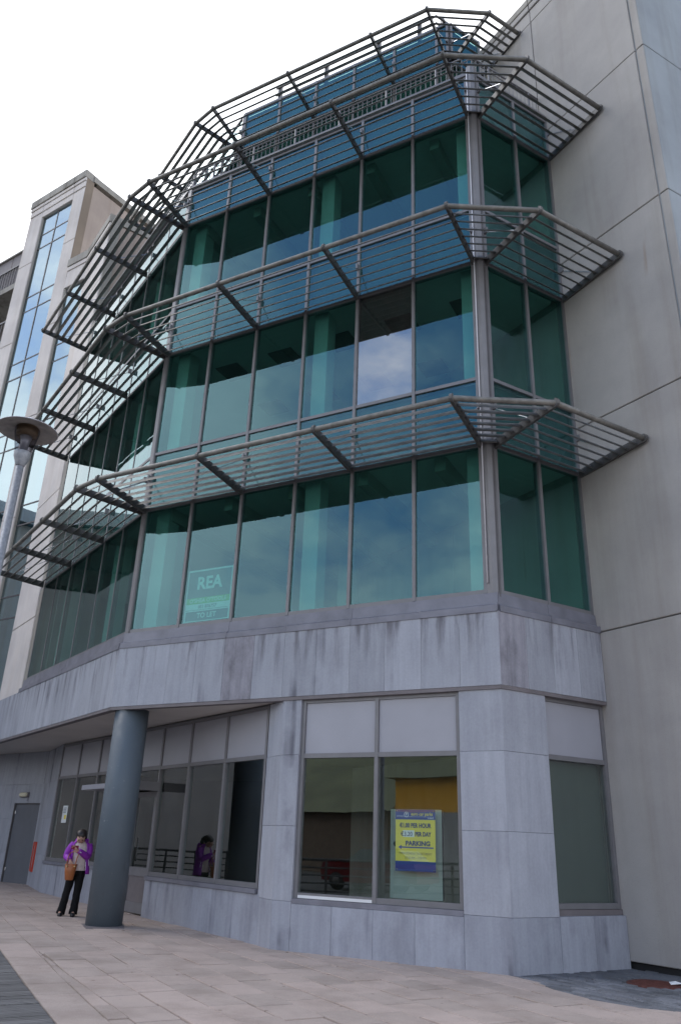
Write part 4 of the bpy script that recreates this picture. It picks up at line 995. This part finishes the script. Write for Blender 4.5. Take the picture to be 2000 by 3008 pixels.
    loft('hood', [(0.075, 0.06, 1.255, 0.12, 0.075), (0.075, 0.055, 1.305, 0.13, 0.07), (0.075, 0.04, 1.335, 0.11, 0.055)], purple, t, math.radians(-25), math.radians(205), 20, 0.012)
    p, r = smoothpts([(-0.055, 0.0, 1.235), (-0.125, 0.005, 1.15), (-0.168, 0.0, 1.03), (-0.135, -0.09, 0.98), (-0.088, -0.155, 0.955)], [0.072, 0.068, 0.062, 0.055, 0.046]); sleeve('sleeve', p, r, purple, t)
    p, r = smoothpts([(0.20, 0.0, 1.235), (0.228, -0.005, 1.14), (0.212, -0.05, 1.025), (0.13, -0.15, 1.07), (0.045, -0.218, 1.12)], [0.072, 0.07, 0.066, 0.056, 0.046]); sleeve('sleeve', p, r, purple, t)
    wht = MAT['sign_white']
    tube('zip_trim', (0.225, -0.10, 0.735), (0.20, -0.115, 0.93), 0.004, wht, t, 6); tube('zip_trim', (0.262, -0.085, 0.86), (0.244, -0.10, 0.97), 0.004, wht, t, 6); tube('cuff_trim', (0.075, -0.262, 1.10), (0.10, -0.235, 1.085), 0.008, wht, t, 6)
    # hair: cap, fringe parting, bun and loose tail
    H = [(0.052, -0.118, 1.388), (0.056, -0.07, 1.42), (0.08, -0.01, 1.445), (0.092, 0.005, 1.478), (0.10, 0.02, 1.40), (0.135, 0.03, 1.32), (0.055, -0.186, 1.352), (0.002, -0.145, 1.345), (0.105, -0.145, 1.345)]
    skin_mesh('hair', H, [(0,1),(1,2),(2,3),(2,4),(4,5),(0,6),(0,7),(0,8)], [0.100, 0.092, 0.052, 0.052, 0.048, 0.036, 0.062, 0.06, 0.06], hairm, t)
    for ex in (0.02, 0.085): lathe('eye', [(0.0, -0.011), (0.009, -0.006), (0.011, 0), (0.009, 0.006), (0.0, 0.011)], blackc, t, 10, (ex, -0.20, 1.305), False)
    # bag on the forearm, phone in the hand
    b = thing('handbag', 'tan leather bucket handbag hanging from the person\'s forearm', 'handbag', (px, py, g0), rz=math.radians(42))
    lea = plain('tan_leather', (0.36, 0.115, 0.035), 0.42, 0, 0.12, 14); gold = plain('brass', (0.75, 0.58, 0.30), 0.3, 0.9, 0.05, 5)
    loft('bag_body', [(-0.055, -0.225, 0.615, 0.068, 0.042), (-0.055, -0.225, 0.63, 0.075, 0.048), (-0.052, -0.225, 0.76, 0.095, 0.06), (-0.05, -0.225, 0.885, 0.112, 0.062), (-0.05, -0.225, 0.889, 0.104, 0.055), (-0.05, -0.225, 0.84, 0.098, 0.05)], lea, b, caps=True)
    for yy in (-0.285, -0.17):
        p, r = smoothpts([(-0.125, yy, 0.855), (-0.128, (yy-0.2)/2, 0.98), (-0.105, -0.16, 1.065), (-0.03, -0.19, 1.10), (0.055, -0.23, 1.07), (0.035, (yy-0.2)/2, 0.98), (0.022, yy, 0.855)], [0.008]*7); sleeve('bag_strap', p, r, lea, b, 8)
    for x, z in ((-0.12, 0.85), (0.02, 0.85)): tube('bag_ring', (x, -0.287, z), (x, -0.297, z), 0.014, gold, b, 12)
    ph = thing('mobile_phone', 'mobile phone in a dark red case held up in the person\'s hand', 'phone', (px, py, g0), rz=math.radians(42))
    flat('phone_red', (0.22, 0.01, 0.05)); flat('phone_screen', (0.02, 0.02, 0.025), 0.15)
    fr = Fr((-0.045, -0.262), 12); o = box('phone_case', fr, -0.05, 0.085, -0.006, 0.006, -0.034, 0.034, 'phone_red', ph); o2 = box('phone_screen', fr, -0.045, 0.08, -0.0085, -0.006, -0.029, 0.029, 'phone_screen', ph)
    for q in (o, o2): q.location.z = 1.175
person()

# ------------------------------------------------------------------ the place behind the camera, seen in the glass
QR = EDGE0 - EN*5.2
def quay_railing():
    t = thing('quay_railing', 'black railing along the quay side of the boardwalk', 'railing', (0, 0, 0)); fr = Fr((QR.x, QR.y), math.degrees(math.atan2(ED.y, ED.x)))
    for k in range(26):
        box('rail_post', fr, -24+k*1.6-0.03, -24+k*1.6+0.03, -0.03, 0.03, -0.08, 1.12, 'arm', t)
    for z in (1.08, 0.9, 0.72, 0.54, 0.36, 0.18): tube('rail', fr.p(-24, 0, z), fr.p(16, 0, z), 0.034 if z > 1 else 0.02, 'arm', t, 6)
quay_railing()
def block(name, label, fr, u1, dep, h, wall, roofm, roofh, nwin, rows, overhang=0.4, gable=False):
    t = thing(name, label, 'building', (0, 0, 0))
    box('wall', fr, 0, u1, -dep, 0, -0.1, h, wall, t)
    if gable: V = [fr.p(-overhang, overhang, h), fr.p(u1+overhang, overhang, h), fr.p(u1+overhang, -dep-overhang, h), fr.p(-overhang, -dep-overhang, h), fr.p(-overhang, -dep/2, h+roofh), fr.p(u1+overhang, -dep/2, h+roofh)]; F = [(0,1,5,4), (2,3,4,5), (0,4,3), (1,2,5), (3,2,1,0)]
    else: V = [fr.p(-overhang, overhang, h), fr.p(u1+overhang, overhang, h), fr.p(u1+overhang, -dep-overhang, h), fr.p(-overhang, -dep-overhang, h), fr.p(dep*0.4, -dep/2, h+roofh), fr.p(u1-dep*0.4, -dep/2, h+roofh)]; F = [(0,1,5,4), (2,3,4,5), (0,4,3), (1,2,5), (3,2,1,0)]
    mesh('roof', V, F, roofm, t)
    for r in range(rows):
        for k in range(nwin):
            c = (k+0.5)*u1/nwin; z = 1.0+r*3.1
            w = box('window', fr, c-0.55, c+0.55, -0.1, 0.03, z, z+1.5, 'frame2', t); box('window_glazing', fr, c-0.48, c+0.48, 0.03, 0.036, z+0.07, z+1.43, 'blue_glass', w); box('window_ledge', fr, c-0.65, c+0.65, 0.0, 0.12, z-0.12, z, 'cream', w)
    return t
MAT['slate'] = plain('slate_roof', (0.10, 0.105, 0.115), 0.6, 0, 0.25, 3); MAT['olive'] = plain('olive_roof_sheet', (0.17, 0.19, 0.10), 0.6, 0, 0.2, 0.6); MAT['brown'] = plain('brown_brick', (0.16, 0.12, 0.095), 0.85, 0, 0.2, 3)
MAT['yellow'] = plain('yellow_cladding', (0.82, 0.42, 0.015), 0.6, 0, 0.08, 1); MAT['bluewall'] = plain('pale_blue_wall', (0.22, 0.36, 0.45), 0.8, 0, 0.1, 1)
block('apartment_block', 'cream apartment block with slate hip roof reflected in the left windows', Fr((-36, 10.5), -86), 19, 12, 13.2, 'cream', 'slate', 3.2, 9, 4)
block('brown_hall', 'long brown hall with olive roof reflected in the shop window', Fr((-17.5, -34), 190), 22, 14, 3.3, 'brown', 'olive', 5.0, 0, 0, 0.6, True)
yh = block('yellow_hall', 'yellow warehouse with olive roof reflected in the shop window', Fr((-4.5, -30.5), 186), 11.5, 12, 5.0, 'yellow', 'olive', 4.0, 0, 0, 0.5, True)
box('grey_base', Fr((-4.5, -30.5), 186), 0, 11.5, 0.002, 0.05, -0.1, 3.2, 'panel', yh)
block('blue_house', 'pale blue house with white window surrounds reflected between the halls', Fr((-40.5, -32), 185), 8, 9, 7.0, 'bluewall', 'slate', 3.0, 3, 2)
hp = []; nx, ny = 40, 10
for j in range(ny):
    for i in range(nx):
        x = -260+i*12; y = -95-j*16; h = 17*math.sin(min(1, j/7)*math.pi/2)*(0.65+0.35*math.sin(i*0.31+1)+0.12*math.sin(i*0.9+j)); hp.append((x, y, -1+h*1.0))
tag(mesh('hill', hp, [(j*nx+i, j*nx+i+1, (j+1)*nx+i+1, (j+1)*nx+i) for j in range(ny-1) for i in range(nx-1)], plain('wooded_hill', (0.045, 0.06, 0.03), 0.95, 0, 0.5, 0.12), None, True), kind='structure')
def car(x, y, rz):
    t = thing('parked_car', 'dark red parked hatchback behind the quay railing, seen reflected in the shop window', 'car', (x, y, -0.11), rz=rz)
    red = plain('red_car_paint', (0.20, 0.012, 0.018), 0.25, 0.2, 0.05, 3); rub = plain('tyre_rubber', (0.015,)*3, 0.8, 0, 0.2, 10)
    prof = [(-2.0, 0.3), (-2.05, 0.65), (-1.95, 0.92), (-0.95, 1.02), (1.75, 1.0), (1.95, 0.75), (1.98, 0.32)]
    def ext(name, prof, w0, w1, mat, par):
        k = len(prof); V = [(a, -w, z) for a, z in prof for w in (w0,)] + [(a, w1, z) for a, z in prof]
        return mesh(name, V, [tuple(range(k)), tuple(range(2*k-1, k-1, -1))]+[(i, (i+1) % k, k+(i+1) % k, k+i) for i in range(k)], mat, par)
    ext('body', prof, 0.85, 0.85, red, t); ext('cabin', [(-0.95, 1.02), (-0.3, 1.42), (1.1, 1.44), (1.72, 1.0)], 0.72, 0.72, MAT['blue_glass'], t); ext('roof', [(-0.32, 1.42), (-0.2, 1.47), (1.0, 1.49), (1.12, 1.44)], 0.70, 0.70, red, t)
    for wx in (-1.3, 1.25):
        for wy in (-0.8, 0.8): w = tube('wheel', (wx, wy-0.1, 0.31), (wx, wy+0.1, 0.31), 0.31, rub, t, 20); tube('rim', (wx, wy-0.105, 0.31), (wx, wy+0.105, 0.31), 0.17, 'frame2', w, 12)
    for wy in (-0.6, 0.6): box('headlight', Fr((-2.03, wy), 0), -0.02, 0.04, -0.16, 0.16, 0.62, 0.78, 'white', t)
car(-10.5, -18.5, math.radians(6))
